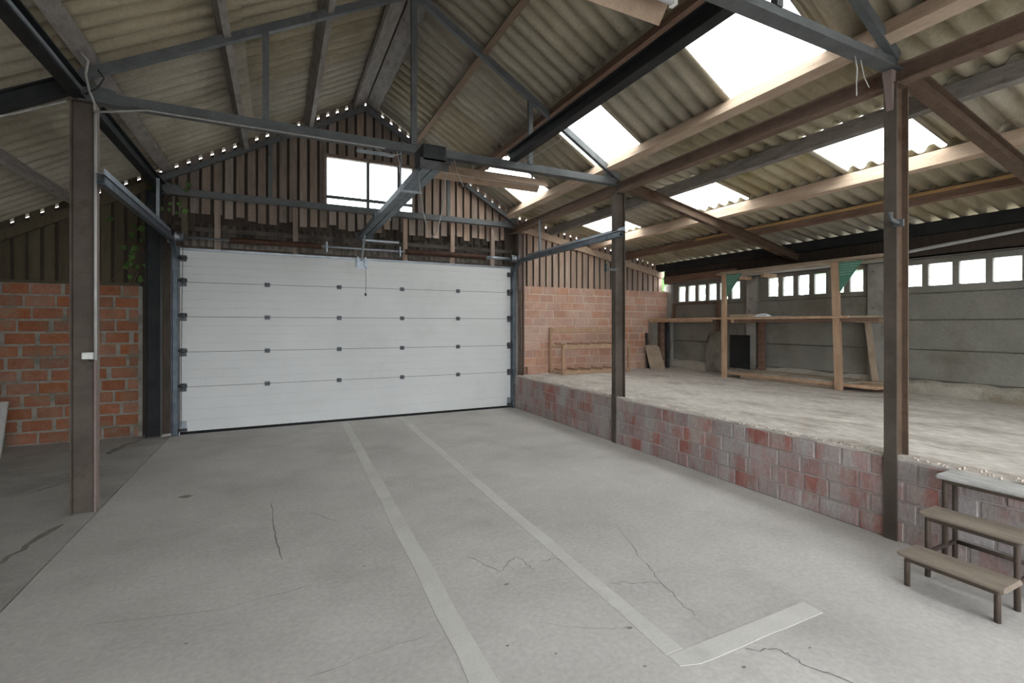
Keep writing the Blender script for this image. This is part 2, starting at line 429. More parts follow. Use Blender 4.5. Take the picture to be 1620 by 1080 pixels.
strip([(wob(ln(y, 8.07, .914, 1.95, .746)), y) for y in ys], [(wob(ln(y, 8.03, 1.02, 1.9, .862)), y) for y in ys])
ys = [8.15 - 0.32 * i for i in range(20)] + [1.715]
strip([(wob(ln(y, 8.1, 1.804, 1.69, 1.645)), y) for y in ys], [(wob(ln(y, 8.05, 1.918, 1.7, 1.74)), y) for y in ys])
xs = [1.645 + 0.1 * i for i in range(11)]
strip([(x, 1.598 + random.uniform(-0.003, 0.003) + (0.03 if k == 0 else 0)) for k, x in enumerate(xs)], [(x, 1.706) for x in xs])

def crack(pts, wd, name='crack', mat='crack', jit=0.012, sub=7):
    """thin irregular ribbon lying in the floor surface"""
    P = []
    for a, b in zip(pts[:-1], pts[1:]):
        for k in range(sub):
            t = k / sub
            P.append((a[0] + (b[0] - a[0]) * t + random.uniform(-jit, jit), a[1] + (b[1] - a[1]) * t + random.uniform(-jit, jit)))
    P.append(pts[-1])
    vs, fs = [], []
    for i, p in enumerate(P):
        a = Vector(P[max(i - 1, 0)]); b = Vector(P[min(i + 1, len(P) - 1)])
        t = (b - a).normalized(); nn = Vector((-t.y, t.x))
        ww = wd * random.uniform(0.45, 1.2) * (0.3 if i in (0, len(P) - 1) else 1)
        for sgn in (-1, 1):
            q = Vector(p) + nn * ww * 0.5 * sgn
            vs.append((q.x, q.y, 0.0012))
    for i in range(len(P) - 1):
        fs.append((2 * i, 2 * i + 1, 2 * i + 3, 2 * i + 2))
    return MB().add(vs, fs).build(name, mat, fl)
crack([(2.363, 3.0), (2.153, 2.44), (2.071, 2.183), (1.998, 1.873)], 0.007)
crack([(2.071, 2.2), (1.9, 2.3), (1.80, 2.33)], 0.005)
crack([(2.0, 1.58), (2.16, 1.5), (2.16, 1.395), (2.242, 1.225), (2.3, 1.0)], 0.008)
crack([(1.146, 3.027), (1.251, 2.746), (1.431, 2.888), (1.465, 2.685)], 0.007)
crack([(1.55, 2.75), (1.67, 2.752), (1.72, 2.6)], 0.006)
crack([(-0.045, 4.692), (-0.02, 4.0), (0.03, 3.522)], 0.010, jit=0.006)
crack([(0.25, 4.3), (0.42, 4.0)], 0.006)
crack([(-0.9, 3.2), (-0.3, 3.05), (0.2, 3.1)], 0.004)
crack([(0.1, 2.3), (0.7, 2.35)], 0.003)
crack([(1.2, 2.2), (1.5, 2.0), (1.62, 1.95)], 0.003)
crack([(-2.6, 3.2), (-2.0, 3.75), (-1.63, 4.28), (-1.50, 4.9)], 0.055, 'worn_groove', 'stain', jit=0.02)
crack([(-2.05, 5.9), (-1.9, 6.2), (-1.6, 6.3)], 0.03, 'worn_groove', 'stain', jit=0.02)
crack([(-1.85, 7.3), (-1.78, 7.7), (-1.68, 8.05)], 0.10, 'worn_groove', 'stain', jit=0.03)
def blotch(x, y, r, mat='stain', z=0.0009):
    n = 14
    vs = [(x, y, z)] + [(x + r * random.uniform(.6, 1.1) * math.cos(2 * math.pi * k / n), y + .6 * r * random.uniform(.6, 1.1) * math.sin(2 * math.pi * k / n), z) for k in range(n)]
    return MB().add(vs, [(0, 1 + k, 1 + (k + 1) % n) for k in range(n)]).build('stain', mat, fl)
for x, y, r in ((-0.75, 5.2, .07), (1.62, 1.95, .02), (1.0, 2.1, .012), (1.18, 1.95, .01), (1.5, 1.7, .012), (1.23, 2.6, .02), (0.3, 1.9, .01), (1.9, 1.5, .014), (2.6, 3.3, .008),
                (3.0, 3.2, .008), (2.9, 2.4, .007), (0.5, 3.2, .01), (-0.4, 2.8, .012), (2.3, 1.45, .012), (1.35, 1.65, .01), (1.42, 1.6, .008), (1.1, 1.75, .009)):
    blotch(x, y, r)

# ------------------------------------------------------------------ platform with brick retaining wall
pf = MB().box(XP + 0.10, XR + 0.2, YB, 8.62, -0.2, HP - 0.012).build('floor_platform', 'mortar_plat')
tag(pf, 'raised concrete platform behind a low brick wall', 'platform', kind='structure')
# dusty uneven top screed with a ragged front edge
nx, ny = 26, 90
vs, fs = [], []
for j in range(ny + 1):
    y = YB + (8.40 - YB) * j / ny
    e = random.uniform(-0.02, 0.012)
    for i in range(nx + 1):
        x = XP + 0.015 + e + (XR - XP) * (i / nx) if i == 0 else XP + 0.03 + (XR - 0.03 - XP) * (i / nx)
        z = HP + 0.006 * math.sin(x * 3.1 + y) * math.cos(y * 2.3 - x) + random.uniform(-0.003, 0.003) - (0.008 if i == 0 else 0)
        vs.append((x, y, z))
for j in range(ny):
    for i in range(nx):
        a = j * (nx + 1) + i
        fs.append((a, a + 1, a + nx + 2, a + nx + 1))
k = len(vs)
for j in range(ny + 1):
    p = vs[j * (nx + 1)]
    vs.append((p[0] + 0.012, p[1], HP - 0.02 - random.uniform(0, 0.012)))
for j in range(ny):
    fs.append((k + j, k + j + 1, (j + 1) * (nx + 1), j * (nx + 1)))
MB().add(vs, fs, True).build('screed', 'platform', pf)
wl = MB().box(XP + 0.008, XP + 0.10, YB, 8.45, -0.05, HP - 0.018).build('wall_platform', 'mortar_plat')
tag(wl, 'low red brick retaining wall with grey cement wash', 'wall', kind='structure')
pb = {}
for lng in (0.285, 0.235, 0.19, 0.135):
    for var in range(2):
        pb[(lng, var)] = MB().rbox(0, 0.07, -lng / 2, lng / 2, 0, 0.135, 0.006).mesh('platform_brick', 'brick_plat')
for r in range(4):
    y = 8.30 - (0.15 if r % 2 else 0)
    while y > 0.9:
        lng = random.choice((0.285, 0.235, 0.19, 0.19, 0.135))
        place('brick', pb[(lng, random.randint(0, 1))], wl, (XP + random.uniform(-0.002, 0.005), y - lng / 2, 0.006 + r * 0.146))
        y -= lng + 0.014

vs, fs = [], []
for q in range(520):
    y = random.uniform(0.8, 8.2); x = XP + 0.01 + abs(random.gauss(0, 0.05)); r = random.uniform(0.003, 0.012)
    n0 = len(vs)
    vs += [(x - r, y, HP + r * .3), (x + r, y + r * .3, HP + r * .3), (x, y - r, HP + r * .2), (x, y + r, HP + r * .4), (x, y, HP + r * 1.3), (x, y, HP - r)]
    fs += [tuple(n0 + k for k in f) for f in ((0, 2, 4), (2, 1, 4), (1, 3, 4), (3, 0, 4), (2, 0, 5), (1, 2, 5), (3, 1, 5), (0, 3, 5))]
rb = MB().add(vs, fs).build('rubble', 'crumb', pf)
rb['kind'] = 'stuff'

# ------------------------------------------------------------------ brick walls at the gable end
def brick_wall(name, label, x0, x1, z0, z1, rows, mat, mortar, joint, seed, lengths, depth, end_gap):
    random.seed(seed)
    wo = MB().box(x0, x1, YG + (0.012 if joint > 0.02 else 0.0045), YG + 0.15, z0 - 0.02, z1 - 0.005).build(name, mortar)
    tag(wo, label, 'wall', kind='structure')
    ch = (z1 - z0) / rows
    cache = {}
    for r in range(rows):
        x = x0 + end_gap - (0.16 if r % 2 else 0.0)
        while x < x1 - 0.05:
            lg = random.choice(lengths)
            a, b = max(x, x0 + end_gap), min(x + lg, x1 - end_gap)
            x += lg + joint * random.uniform(0.8, 2.2 if joint > 0.02 else 1.3)
            if b - a < 0.05: continue
            key = round(b - a, 2)
            if key not in cache:
                cache[key] = MB().rbox(-key / 2, key / 2, 0, depth, 0, ch - joint, 0.005).mesh('brick', mat)
            place('brick', cache[key], wo, ((a + b) / 2, YG + random.uniform(-0.003, 0.003), z0 + r * ch + joint * 0.6 + random.uniform(-0.003, 0.003)))
    return wo
brick_wall('wall_back_left', 'orange brick wall with wide grey mortar joints beside the dark corner post', XL, -1.72, 0, 2.10, 13, 'brick_left', 'mortar_left', 0.028, 3,
           (0.285, 0.285, 0.25, 0.285), 0.05, 0.0)
brick_wall('wall_back_right', 'pale dusty brick wall above the raised platform', 4.22, 7.97, HP, 2.31, 11, 'brick_right', 'mortar_right', 0.013, 5,
           (0.29, 0.29, 0.29, 0.2), 0.05, 0.0)
random.seed(11)
MB().box(-1.74, -1.70, YG - 0.004, YG + 0.15, 0, 2.09).build('end_plaster', 'mortar_left', bpy.data.objects['wall_back_left'])

# ------------------------------------------------------------------ gable boarding
gb = thing('wall_back', 'boarded gable wall of spaced vertical planks above the overhead door', 'wall', (XRI, 8.36, 2.3), kind='structure')
PITCH, BW = 0.146, 0.106
WX0, WX1, WZ0, WZ1 = 0.72, 2.12, 3.46, 4.28
def board(x, z0, ztop_l, ztop_r, y, wd, mat, th=0.02):
    t = random.uniform(-0.006, 0.006)
    MB().prism([(x - wd / 2 + t, z0), (x + wd / 2 + t, z0), (x + wd / 2, ztop_r), (x - wd / 2, ztop_l)], 'y', y, y + th).build('board', mat, gb)
i = 0
x = XL + 0.1
while x < 7.86:
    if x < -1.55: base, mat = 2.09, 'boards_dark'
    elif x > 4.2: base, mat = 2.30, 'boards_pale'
    else: base, mat = random.uniform(3.10, 3.20), ('boards' if x < 2.4 else 'boards_pale')
    zt = lambda q: roof_z(q) + 0.010
    a, b = x - BW / 2, x + BW / 2
    yb = 8.345
    if not (-1.62 < x < -1.40 or 4.0 < x < 4.16):
        if WX0 - 0.02 < x < WX1 + 0.02:
            board(x, base, WZ0 - 0.05, WZ0 - 0.05, yb, BW, mat)
            board(x, WZ1 + 0.05, zt(a), zt(b), yb, BW, mat)
        else:
            board(x, base, zt(a), zt(b), yb, BW, mat)
    xo = x + PITCH / 2
    zo = lambda q: roof_z(q) - 0.052
    if xo < 7.84:
        if WX0 - 0.03 < xo < WX1 + 0.03:
            board(xo, 3.05, WZ0 - 0.05, WZ0 - 0.05, 8.372, 0.11, 'outer')
            board(xo, WZ1 + 0.05, zo(xo - .055), zo(xo + .055), 8.372, 0.11, 'outer')
        else:
            board(xo, 2.05 if (x < -1.5 or x > 4.1) else 3.05, zo(xo - .055), zo(xo + .055), 8.372, 0.11, 'outer')
    x += PITCH
# rails, studs and gable rafters on the inner side of the boards
MB().box(-1.42, 4.05, 8.30, 8.345, 2.92, 2.98).build('rail', 'clad', gb)
MB().box(-1.42, 4.05, 8.31, 8.345, 2.66, 2.70).build('rail', 'outer', gb)
for sx, z0, z1, mt in ((-0.795, 2.55, 3.38, 'boards'), (0.252, 2.55, 3.38, 'boards'), (1.978, 2.55, 3.38, 'boards_pale'), (2.831, 2.55, 3.40, 'boards_pale'), (3.619, 2.55, 3.38, 'boards_pale'),
                       (-1.20, 2.80, 3.38, 'boards_dark')):
    MB().box(sx - 0.035, sx + 0.035, 8.235, 8.30, z0, z1).build('stud', mt, gb)
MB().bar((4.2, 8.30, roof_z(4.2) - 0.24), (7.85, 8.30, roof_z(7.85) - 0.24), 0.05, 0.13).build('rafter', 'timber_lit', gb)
MB().bar((-1.5, 8.30, roof_z(-1.5) - 0.20), (-4.3, 8.30, roof_z(-4.3) - 0.20), 0.05, 0.12).build('rafter', 'boards_dark', gb)
MB().box(-1.76, -1.20, 8.33, 8.36, 0, 2.7).build('leak_filler_board', 'outer', gb)  # filler boards added to stop daylight leaking in beside the door
MB().box(3.90, 4.26, 8.33, 8.36, 0, 3.5).build('leak_filler_board', 'outer', gb)
MB().box(-1.62, -1.36, 8.30, 8.34, 2.6, roof_z(-1.62)).build('leak_filler_board', 'outer', gb)
MB().box(XL, -1.72, 8.27, 8.36, 2.10, 2.13).build('sill_board', 'boards_dark', gb)
# corrugated cladding behind the shortened boards, over the door
def corr_clad(x0, x1, z0, z1, y):
    vs, fs = [], []
    n = int((x1 - x0) / 0.0125)
    for k in range(n + 1):
        xx = x0 + (x1 - x0) * k / n
        yy = y + 0.016 * math.sin(2 * math.pi * xx / 0.1)
        vs += [(xx, yy, z0), (xx, yy, z1), (xx, yy + 0.005, z0), (xx, yy + 0.005, z1)]
    for k in range(n):
        a = 4 * k
        fs += [(a, a + 4, a + 5, a + 1), (a + 2, a + 3, a + 7, a + 6), (a + 1, a + 5, a + 7, a + 3), (a, a + 2, a + 6, a + 4)]
    MB().add(vs, fs, True).build('cladding_sheet', 'clad', gb)
for k in range(6):
    corr_clad(-1.5 + k * 0.93, -1.5 + (k + 1) * 0.93 + 0.03, 2.45, 3.35, 8.42 + 0.008 * (k % 2))

# ------------------------------------------------------------------ window in the gable
wn = thing('window_1', 'wide steel-framed window high in the boarded gable', 'window', ((WX0 + WX1) / 2, 8.35, WZ0), kind='structure')
fr = MB()
fr.box(WX0 - 0.05, WX0, 8.31, 8.40, WZ0 - 0.05, WZ1 + 0.05).box(WX1, WX1 + 0.04, 8.31, 8.40, WZ0 - 0.05, WZ1 + 0.05)
fr.box(WX0, WX1, 8.31, 8.40, WZ0 - 0.05, WZ0).box(WX0, WX1, 8.31, 8.40, WZ1, WZ1 + 0.05)
fr.build('window_frame', 'boards', wn)
MXS = (1.37, 1.885)
for mx in MXS: MB().box(mx - 0.024, mx + 0.024, 8.33, 8.37, WZ0, WZ1).build('mullion', 'steel_grey', wn)
MB().box(WX0, WX1, 8.335, 8.365, 3.615, 3.665).build('transom', 'steel_grey', wn)
xs = (WX0,) + MXS + (WX1,)
for a, b in zip(xs[:-1], xs[1:]):
    for c, d in ((WZ0, 3.615), (3.665, WZ1)):
        MB().box(a, b, 8.348, 8.352, c, d).build('pane', 'glass', wn)

# ------------------------------------------------------------------ right wall of concrete panels with small windows
wr = thing('wall_right', 'grey concrete panel wall with a row of small window openings', 'wall', (XR, 3.0, 0.0), kind='structure')
posts_y = [8.26, 6.13, 4.05, 2.0, -0.05, -2.12]
for py in posts_y:
    m = MB().box(XR - 0.09, XR + 0.06, py - 0.10, py + 0.10, 0.55, 2.46)
    p = m.build('concrete_post', 'post', wr)
    if 3 < py < 8:
        for hz in (0.75, 1.25, 1.80, 2.35):
            MB().tube([(XR - 0.0915, py + 0.03, hz), (XR - 0.088, py + 0.03, hz)], 0.009, 8).build('bolt_hole', 'black', p)
for a, b in zip(posts_y[:-1], posts_y[1:]):
    y1, y0 = a - 0.10, b + 0.10
    for z0, z1 in ((0.80, 1.205), (1.215, 1.615), (1.625, 1.985)):
        MB().rbox(XR - 0.03 + random.uniform(-.004, .004), XR + 0.04, y0, y1, z0, z1, 0.008).build('concrete_panel', 'concrete', wr)
    big = b < 3.0
    nwin = 5 if big else 6
    ww = 0.264 if big else 0.19
    pitch = 0.332 if big else 0.277
    span = pitch * (nwin - 1) + ww
    c0 = {6.13: 6.419, 4.05: 4.246, 2.0: 2.173}.get(b, (y0 + y1) / 2 - span / 2)
    zb, zt_ = (2.09, 2.39) if big else (2.065, 2.40)
    m = MB()
    m.box(XR - 0.025, XR + 0.045, y0, y1, 1.995, zb).box(XR - 0.025, XR + 0.045, y0, y1, zt_, 2.46)
    edges = [y0]
    for q in range(nwin): edges += [c0 + q * pitch, c0 + q * pitch + ww]
    edges.append(y1)
    for q in range(0, len(edges), 2): m.box(XR - 0.025, XR + 0.045, edges[q], edges[q + 1], zb, zt_)
    wp = m.build('window_panel', 'concrete', wr)
    for q in range(nwin):
        MB().box(XR + 0.008, XR + 0.012, c0 + q * pitch, c0 + q * pitch + ww, zb, zt_).build('pane', 'glass', wp)
# rough pale footing at its base
vs, fs = [], []
n = 60
for q in range(n + 1):
    y = YB + (8.3 - YB) * q / n
    h = HP + 0.19 + random.uniform(-0.03, 0.02); dd = 0.06 + random.uniform(0, 0.015)
    vs += [(XR - 0.03 - dd, y, HP - 0.02), (XR - 0.03 - dd * 0.6, y, h - 0.04), (XR - 0.02, y, h), (XR + 0.05, y, h)]
for q in range(n):
    for r in range(3): fs.append((4 * q + r, 4 * q + r + 4, 4 * q + r + 5, 4 * q + r + 1))
MB().add(vs, fs).build('footing', 'concrete_pale', wr)
MB().box(XR + 0.015, XR + 0.035, YB, 8.36, 0.55, 1.995).build('groove_light_stop', 'concrete', wr)  # backing added to keep daylight out of the panel joints
MB().box(7.80, 7.82, YB, 8.20, 2.46, 2.84).box(7.80, 8.09, YB, 8.20, 2.461, 2.48).build('eave_leak_fill', 'outer', wr)  # dark fill added above the wall to close the bright eave gap

# ------------------------------------------------------------------ walls out of view
lw = MB().box(XL - 0.15, XL, YB, 8.6, 0, roof_z(XL) - 0.02).build('wall_left', 'mortar_left')
tag(lw, 'plain rendered side wall of the hall beside the brick bay', 'wall', kind='structure')
bw = MB()  # unseen end wall, its doorway added and sized to let daylight in
bw.box(XL, -1.35, YB - 0.15, YB, 0, 3.4).box(4.0, XR + 0.05, YB - 0.15, YB, 0, 3.2).box(-1.35, 4.05, YB - 0.15, YB, 3.0, 3.65)
bw.prism([(-1.35, 3.64), (4.05, 3.64), (XRI, ZRI - 0.06)], 'y', YB - 0.15, YB)
bwo = bw.build('wall_front', 'boards')
tag(bwo, 'unseen boarded end wall of the hall, wide doorway added to admit daylight', 'wall', kind='structure')

# ------------------------------------------------------------------ roof of corrugated sheets with skylights
rf = thing('ceiling', 'corrugated fibre cement roof with translucent skylight sheets', 'roof', (XRI, 2.0, 2.6), kind='structure')
PER, AMP = 1.1 / 6, 0.032
def sheet_mesh(name, xa, xb, lift, mat, y0=0.0, y1=1.1, over=0.06):
    """corrugated sheet from xa (upper) to xb (lower), waves along y; origin at (xa, 0, 0)"""
    n = max(6, int(round((y1 + over - y0) / PER * 16)))
    vs, fs = [], []
    for k in range(n + 1):
        y = y0 + (y1 + over - y0) * k / n
        cw = math.cos(2 * math.pi * y / PER)
        dz = AMP * math.copysign(abs(cw) ** 0.5, cw)
        for xx in (xa, xb):
            vs.append((xx - xa, y, roof_z(xx) - roof_z(xa) + dz + lift + 0.004 * k / n))
    for k in range(n): fs.append((2 * k, 2 * k + 1, 2 * k + 3, 2 * k + 2))
    me = bpy.data.meshes.new(name)
    me.from_pydata(vs, [], fs)
    for pl in me.polygons: pl.use_smooth = True
    me.materials.append(M[mat])
    return me
rows = [  # xa, xb, lift, material, skylight?
    (XRI, 3.22, 0.012, 'sheet', False), (3.04, XA, 0.0, 'sheet', True),
    (XRI, -0.45, 0.014, 'sheet', False), (-0.30, -1.85, 0.007, 'sheet', False), (-1.70, XL - 0.25, 0.0, 'sheet', False),
    (XA, 5.02, 0.020, 'sheet_pale', False), (4.93, 6.02, 0.012, 'sheet_pale', True), (5.88, 6.95, 0.006, 'sheet_pale', False), (6.82, 7.90, 0.0, 'sheet_pale', False)]
bounds = [2.3 + 1.1 * q for q in range(-7, 6)]
for xa, xb, lift, mt, sky in rows:
    full = sheet_mesh('roof_sheet', xa, xb, lift, mt)
    clear = sheet_mesh('skylight', xa, xb, lift, 'skylight', 0.02, 0.98, 0.02)
    last = sheet_mesh('roof_sheet', xa, xb, lift, mt, 0.0, 0.62, 0.0)
    fill = sheet_mesh('roof_sheet', xa, xb, lift, mt, 0.97, 1.1)
    for q, y in enumerate(bounds):
        if y >= 8.4 or y < YB - 1.0: continue
        o3 = (xa, y, roof_z(xa))
        is_sky = sky and q % 2 == 1
        if y + 1.1 > 8.5: objs = [place('roof_sheet', last, rf, o3)]
        elif is_sky: objs = [place('skylight', clear, rf, o3), place('roof_sheet', fill, rf, o3)]
        else: objs = [place('roof_sheet', full, rf, o3)]
        for o in objs:
            if not o.name.startswith('skylight'):
                sm = o.modifiers.new('thickness', 'SOLIDIFY'); sm.thickness = 0.006; sm.offset = 1.0
MB().prism([(XRI - 0.25, ZRI - KL * 0.25 + 0.03), (XRI, ZRI + 0.045), (XRI + 0.25, ZRI - KR * 0.25 + 0.03), (XRI, ZRI + 0.06)], 'y', YB - 0.2, 8.48).build('ridge_cap', 'sheet', rf)

# ------------------------------------------------------------------ purlins and ridge boards
def purlin(x, depth, wd, label, mat, off=0.034, tilt=None, name='roof_purlin', y0=YB, y1=8.335, cat='beam', group=None):
    k = KL if x < XRI else (-KR if x < XA else -KA)
    nrm = Vector((-k, 0, 1)).normalized()
    if tilt is not None: nrm = Vector(tilt).normalized()
    ctr = Vector((x, 0, roof_z(x) - off)) - nrm * depth / 2
    m = MB().bar((ctr.x, y0, ctr.z), (ctr.x, y1, ctr.z), wd, depth, nrm)
    o = m.build(name, mat)
    return tag(o, label, cat, group)
purlin(-0.48, 0.15, 0.065, 'grey timber purlin lower on the slope without skylights, over the left queen post', 'timber_grey')
purlin(0.40, 0.16, 0.07, 'grey timber purlin nearest the ridge on the slope without skylights', 'timber_grey')
purlin(2.20, 0.14, 0.07, 'slim timber purlin nearest the ridge on the slope with skylights', 'timber')
purlin(3.10, 0.18, 0.08, 'reddish timber purlin along the upper edge of the big skylights', 'timber_red')
purlin(3.98, 0.17, 0.09, 'lit-toned timber purlin along the lower edge of the big skylights', 'timber_lit', off=0.03)
purlin(-1.425, 0.06, 0.14, 'dusty grey plank on the eave beam above the dark steel post', 'timber_grey', off=0.035)
purlin(-2.43, 0.13, 0.07, 'dark timber purlin over the brick bay beside the door', 'timber_grey')
purlin(4.92, 0.15, 0.07, 'grey timber purlin along the upper edge of the side-bay skylights', 'timber_grey')
purlin(5.92, 0.15, 0.08, 'lit-toned brown timber purlin along the lower edge of the side-bay skylights', 'timber_lit')
purlin(6.78, 0.13, 0.07, 'brown timber purlin carrying a thin yellow lath over the storage rack', 'timber_red')
wpb = purlin(7.72, 0.16, 0.08, 'black wall plate beam under the eaves above the small windows', 'steel_black', off=0.030, tilt=(0, 0, 1), name='wall_plate')
tag(MB().box(6.715, 6.742, -1.0, 6.3, roof_z(6.72) - 0.09, roof_z(6.72) - 0.055).build('wooden_lath', 'lath'), 'thin yellow wooden lath along the purlin above the rack', 'lath')
for sx, kk, lb in ((XRI - 0.125, KL, 'wide grey ridge board on the slope without skylights'), (XRI + 0.125, -KR, 'wide grey ridge board on the slope with skylights')):
    nrm = Vector((-kk, 0, 1)).normalized()
    ctr = Vector((sx, 0, roof_z(sx) - 0.05)) - nrm * 0.025
    tag(MB().bar((ctr.x, YB, ctr.z), (ctr.x, 8.335, ctr.z), 0.205, 0.05, nrm).build('ridge_board', 'timber_grey'), lb, 'beam')

# eave beams along the column rows
L_ANG = [(-0.045, -0.055), (0.045, -0.055), (0.045, -0.047), (-0.037, -0.047), (-0.037, 0.055), (-0.045, 0.055)]
def ipro(w_, h_, t_): 
    a, b = w_ / 2, h_ / 2
    return [(-a, -b), (a, -b), (a, -b + t_), (t_ / 2, -b + t_), (t_ / 2, b - t_), (a, b - t_), (a, b), (-a, b), (-a, b - t_), (-t_ / 2, b - t_), (-t_ / 2, -b + t_), (-a, -b + t_)]
tag(MB().lbar((-1.46, YB, 3.47), (-1.46, 8.33, 3.47), ipro(0.09, 0.14, 0.012)).build('eave_beam', 'steel_black'), 'black steel eave beam over the post with the light switch', 'beam')
tag(MB().lbar((4.06, YB, 3.36), (4.06, 8.33, 3.36), ipro(0.10, 0.13, 0.012)).build('eave_beam', 'eave'), 'brown steel eave beam resting on the posts at the platform edge', 'beam')
tag(MB().lbar((2.50, YB, 3.545), (2.50, 5.18, 3.545), ipro(0.10, 0.13, 0.014)).build('steel_joist', 'steel_black'), 'black steel joist lying on the truss tie beams below the skylights', 'beam')

# ------------------------------------------------------------------ trusses
def truss(Y, label, x0, x1, mat, parts=('king', 'queen'), chord_mat=None):
    t = thing('roof_truss', label, 'truss', (XRI, Y, 3.3))
    cm = chord_mat or mat
    zt0 = 3.44
    MB().lbar((x0, Y - 0.006, zt0), (x1, Y - 0.006, zt0), [(-0.05, -0.05), (0.05, -0.05), (0.05, -0.042), (0.006, -0.042), (0.006, 0.05), (-0.006, 0.05), (-0.006, -0.042), (-0.05, -0.042)]).build('tie_beam', mat, t)
    off = 0.20
    zl = lambda x: roof_z(x) - off
    for xa in (x0, x1):
        za = ZRI - off - (KL if xa < XRI else KR) * abs(XRI - xa)
        MB().bar((xa, Y, za), (XRI, Y, ZRI - off), 0.055, 0.075).build('top_chord', cm, t)
    if 'king' in parts: MB().box(XRI - 0.03, XRI + 0.03, Y - 0.022, Y + 0.022, zt0 + 0.045, ZRI - off).build('king_post', mat, t)
    if 'queen' in parts:
        for xq in (XRI - 1.42, XRI + 1.42):
            MB().box(xq - 0.028, xq + 0.028, Y - 0.022, Y + 0.022, zt0 + 0.045, zl(xq)).build('queen_post', mat, t)
    for xa, sg in ((x0, 1), (x1, -1)):
        MB().prism([(xa - 0.06 * sg, zt0 - 0.06), (xa + 0.22 * sg, zt0 - 0.05), (xa + 0.22 * sg, zt0 + 0.09), (xa - 0.06 * sg, zt0 + 0.15)], 'y', Y + 0.02, Y + 0.03).build('gusset_plate', mat, t)
    return t
truss(5.12, 'grey steel roof truss between the switch post and the mid platform post', -1.46, 4.06, 'steel_grey')
truss(1.93, 'grey steel roof truss over the post beside the steps', -1.46, 4.06, 'steel_grey')
truss(8.21, 'grey steel roof truss against the boarded gable wall', -1.46, 4.06, 'steel_grey', parts=('queen',))

# sloping side-bay rafters
def rafter(Y, x0, x1, off, mat, label, wd=0.09, hh=0.13):
    o = MB().lbar((x0, Y, roof_z(x0) - off), (x1, Y, roof_z(x1) - off), ipro(wd, hh, 0.012)).build('steel_rafter', mat)
    return tag(o, label, 'beam')
rafter(5.12, 4.16, 7.80, 0.25, 'rust', 'rusty steel rafter from the mid platform post to the panel wall')
rafter(1.93, 4.16, 7.80, 0.25, 'rust', 'rusty steel rafter from the post beside the steps')
rafter(5.12, -1.52, XL, 0.25, 'steel_black', 'black steel rafter sloping from the switch post over the brick bay')

# ------------------------------------------------------------------ steel posts
def column(x, y, z1, wd, dp, label, web, flange, name='steel_post', z0=0.0):
    t = thing(name, label, 'post', (x, y, z0))
    MB().box(x - wd / 2 + 0.012, x + wd / 2 - 0.012, y - 0.005, y + 0.005, z0, z1).build('web', web, t)
    for sg, mt in ((-1, flange[0]), (1, flange[1])):
        MB().box(x + sg * wd / 2, x + sg * (wd / 2 - 0.013), y - dp / 2, y + dp / 2, z0, z1).build('flange', mt, t)
    MB().box(x - wd / 2 - 0.01, x + wd / 2 + 0.01, y - dp / 2 - 0.008, y + dp / 2 + 0.008, z1, z1 + 0.012).build('cap_plate', web, t)
    return t
column(-1.437, 5.14, 3.388, 0.17, 0.09, 'brown steel post carrying the white light switch', 'col', ('col', 'col_edge'))
c_mid = column(4.068, 5.12, 3.283, 0.16, 0.082, 'brown steel post between the wooden slat rack and the truss end', 'col', ('col', 'col'))
c_near = column(4.065, 1.93, 3.283, 0.16, 0.082, 'brown steel post with rust streaks beside the step unit', 'rust', ('col', 'rust'))
MB().add([(3.94, 1.90, 3.38), (4.0, 1.90, 3.38), (4.0, 1.96, 3.38), (3.94, 1.96, 3.38), (3.978, 1.91, 3.10), (3.985, 1.91, 3.10), (3.985, 1.95, 3.10), (3.978, 1.95, 3.10)], [(0, 1, 2, 3), (7, 6, 5, 4), (0, 4, 5, 1), (1, 5, 6, 2), (2, 6, 7, 3), (3, 7, 4, 0)]).build('haunch', 'col_edge', c_near)
column(-1.545, 8.20, 3.388, 0.17, 0.14, 'dark steel post between the orange bricks and the white door', 'steel_black', ('steel_black', 'steel_black'))
column(4.16, 8.20, 3.283, 0.13, 0.14, 'brown steel post between the white door and the pale bricks', 'col_edge', ('col', 'col_edge'))
# small brackets on the posts
b1 = thing('wall_bracket', 'small steel bracket sticking out of the mid platform post', 'bracket', (3.93, 5.05, 2.26))
MB().box(3.80, 3.98, 5.03, 5.06, 2.255, 2.285).build('arm', 'steel_grey', b1)
MB().box(3.80, 3.815, 5.02, 5.07, 2.24, 2.34).build('end_plate', 'steel_grey', b1)
b2 = thing('wall_bracket', 'bent grey steel hook on the rusty post beside the steps', 'bracket', (3.93, 1.86, 2.28))
MB().tube([(3.98, 1.87, 2.275), (3.93, 1.87, 2.28), (3.88, 1.87, 2.29), (3.865, 1.87, 2.315), (3.87, 1.87, 2.34)], 0.014, 8).build('hook', 'steel_grey', b2)
MB().box(3.965, 3.981, 1.84, 1.90, 2.25, 2.30).build('plate', 'steel_grey', b2)

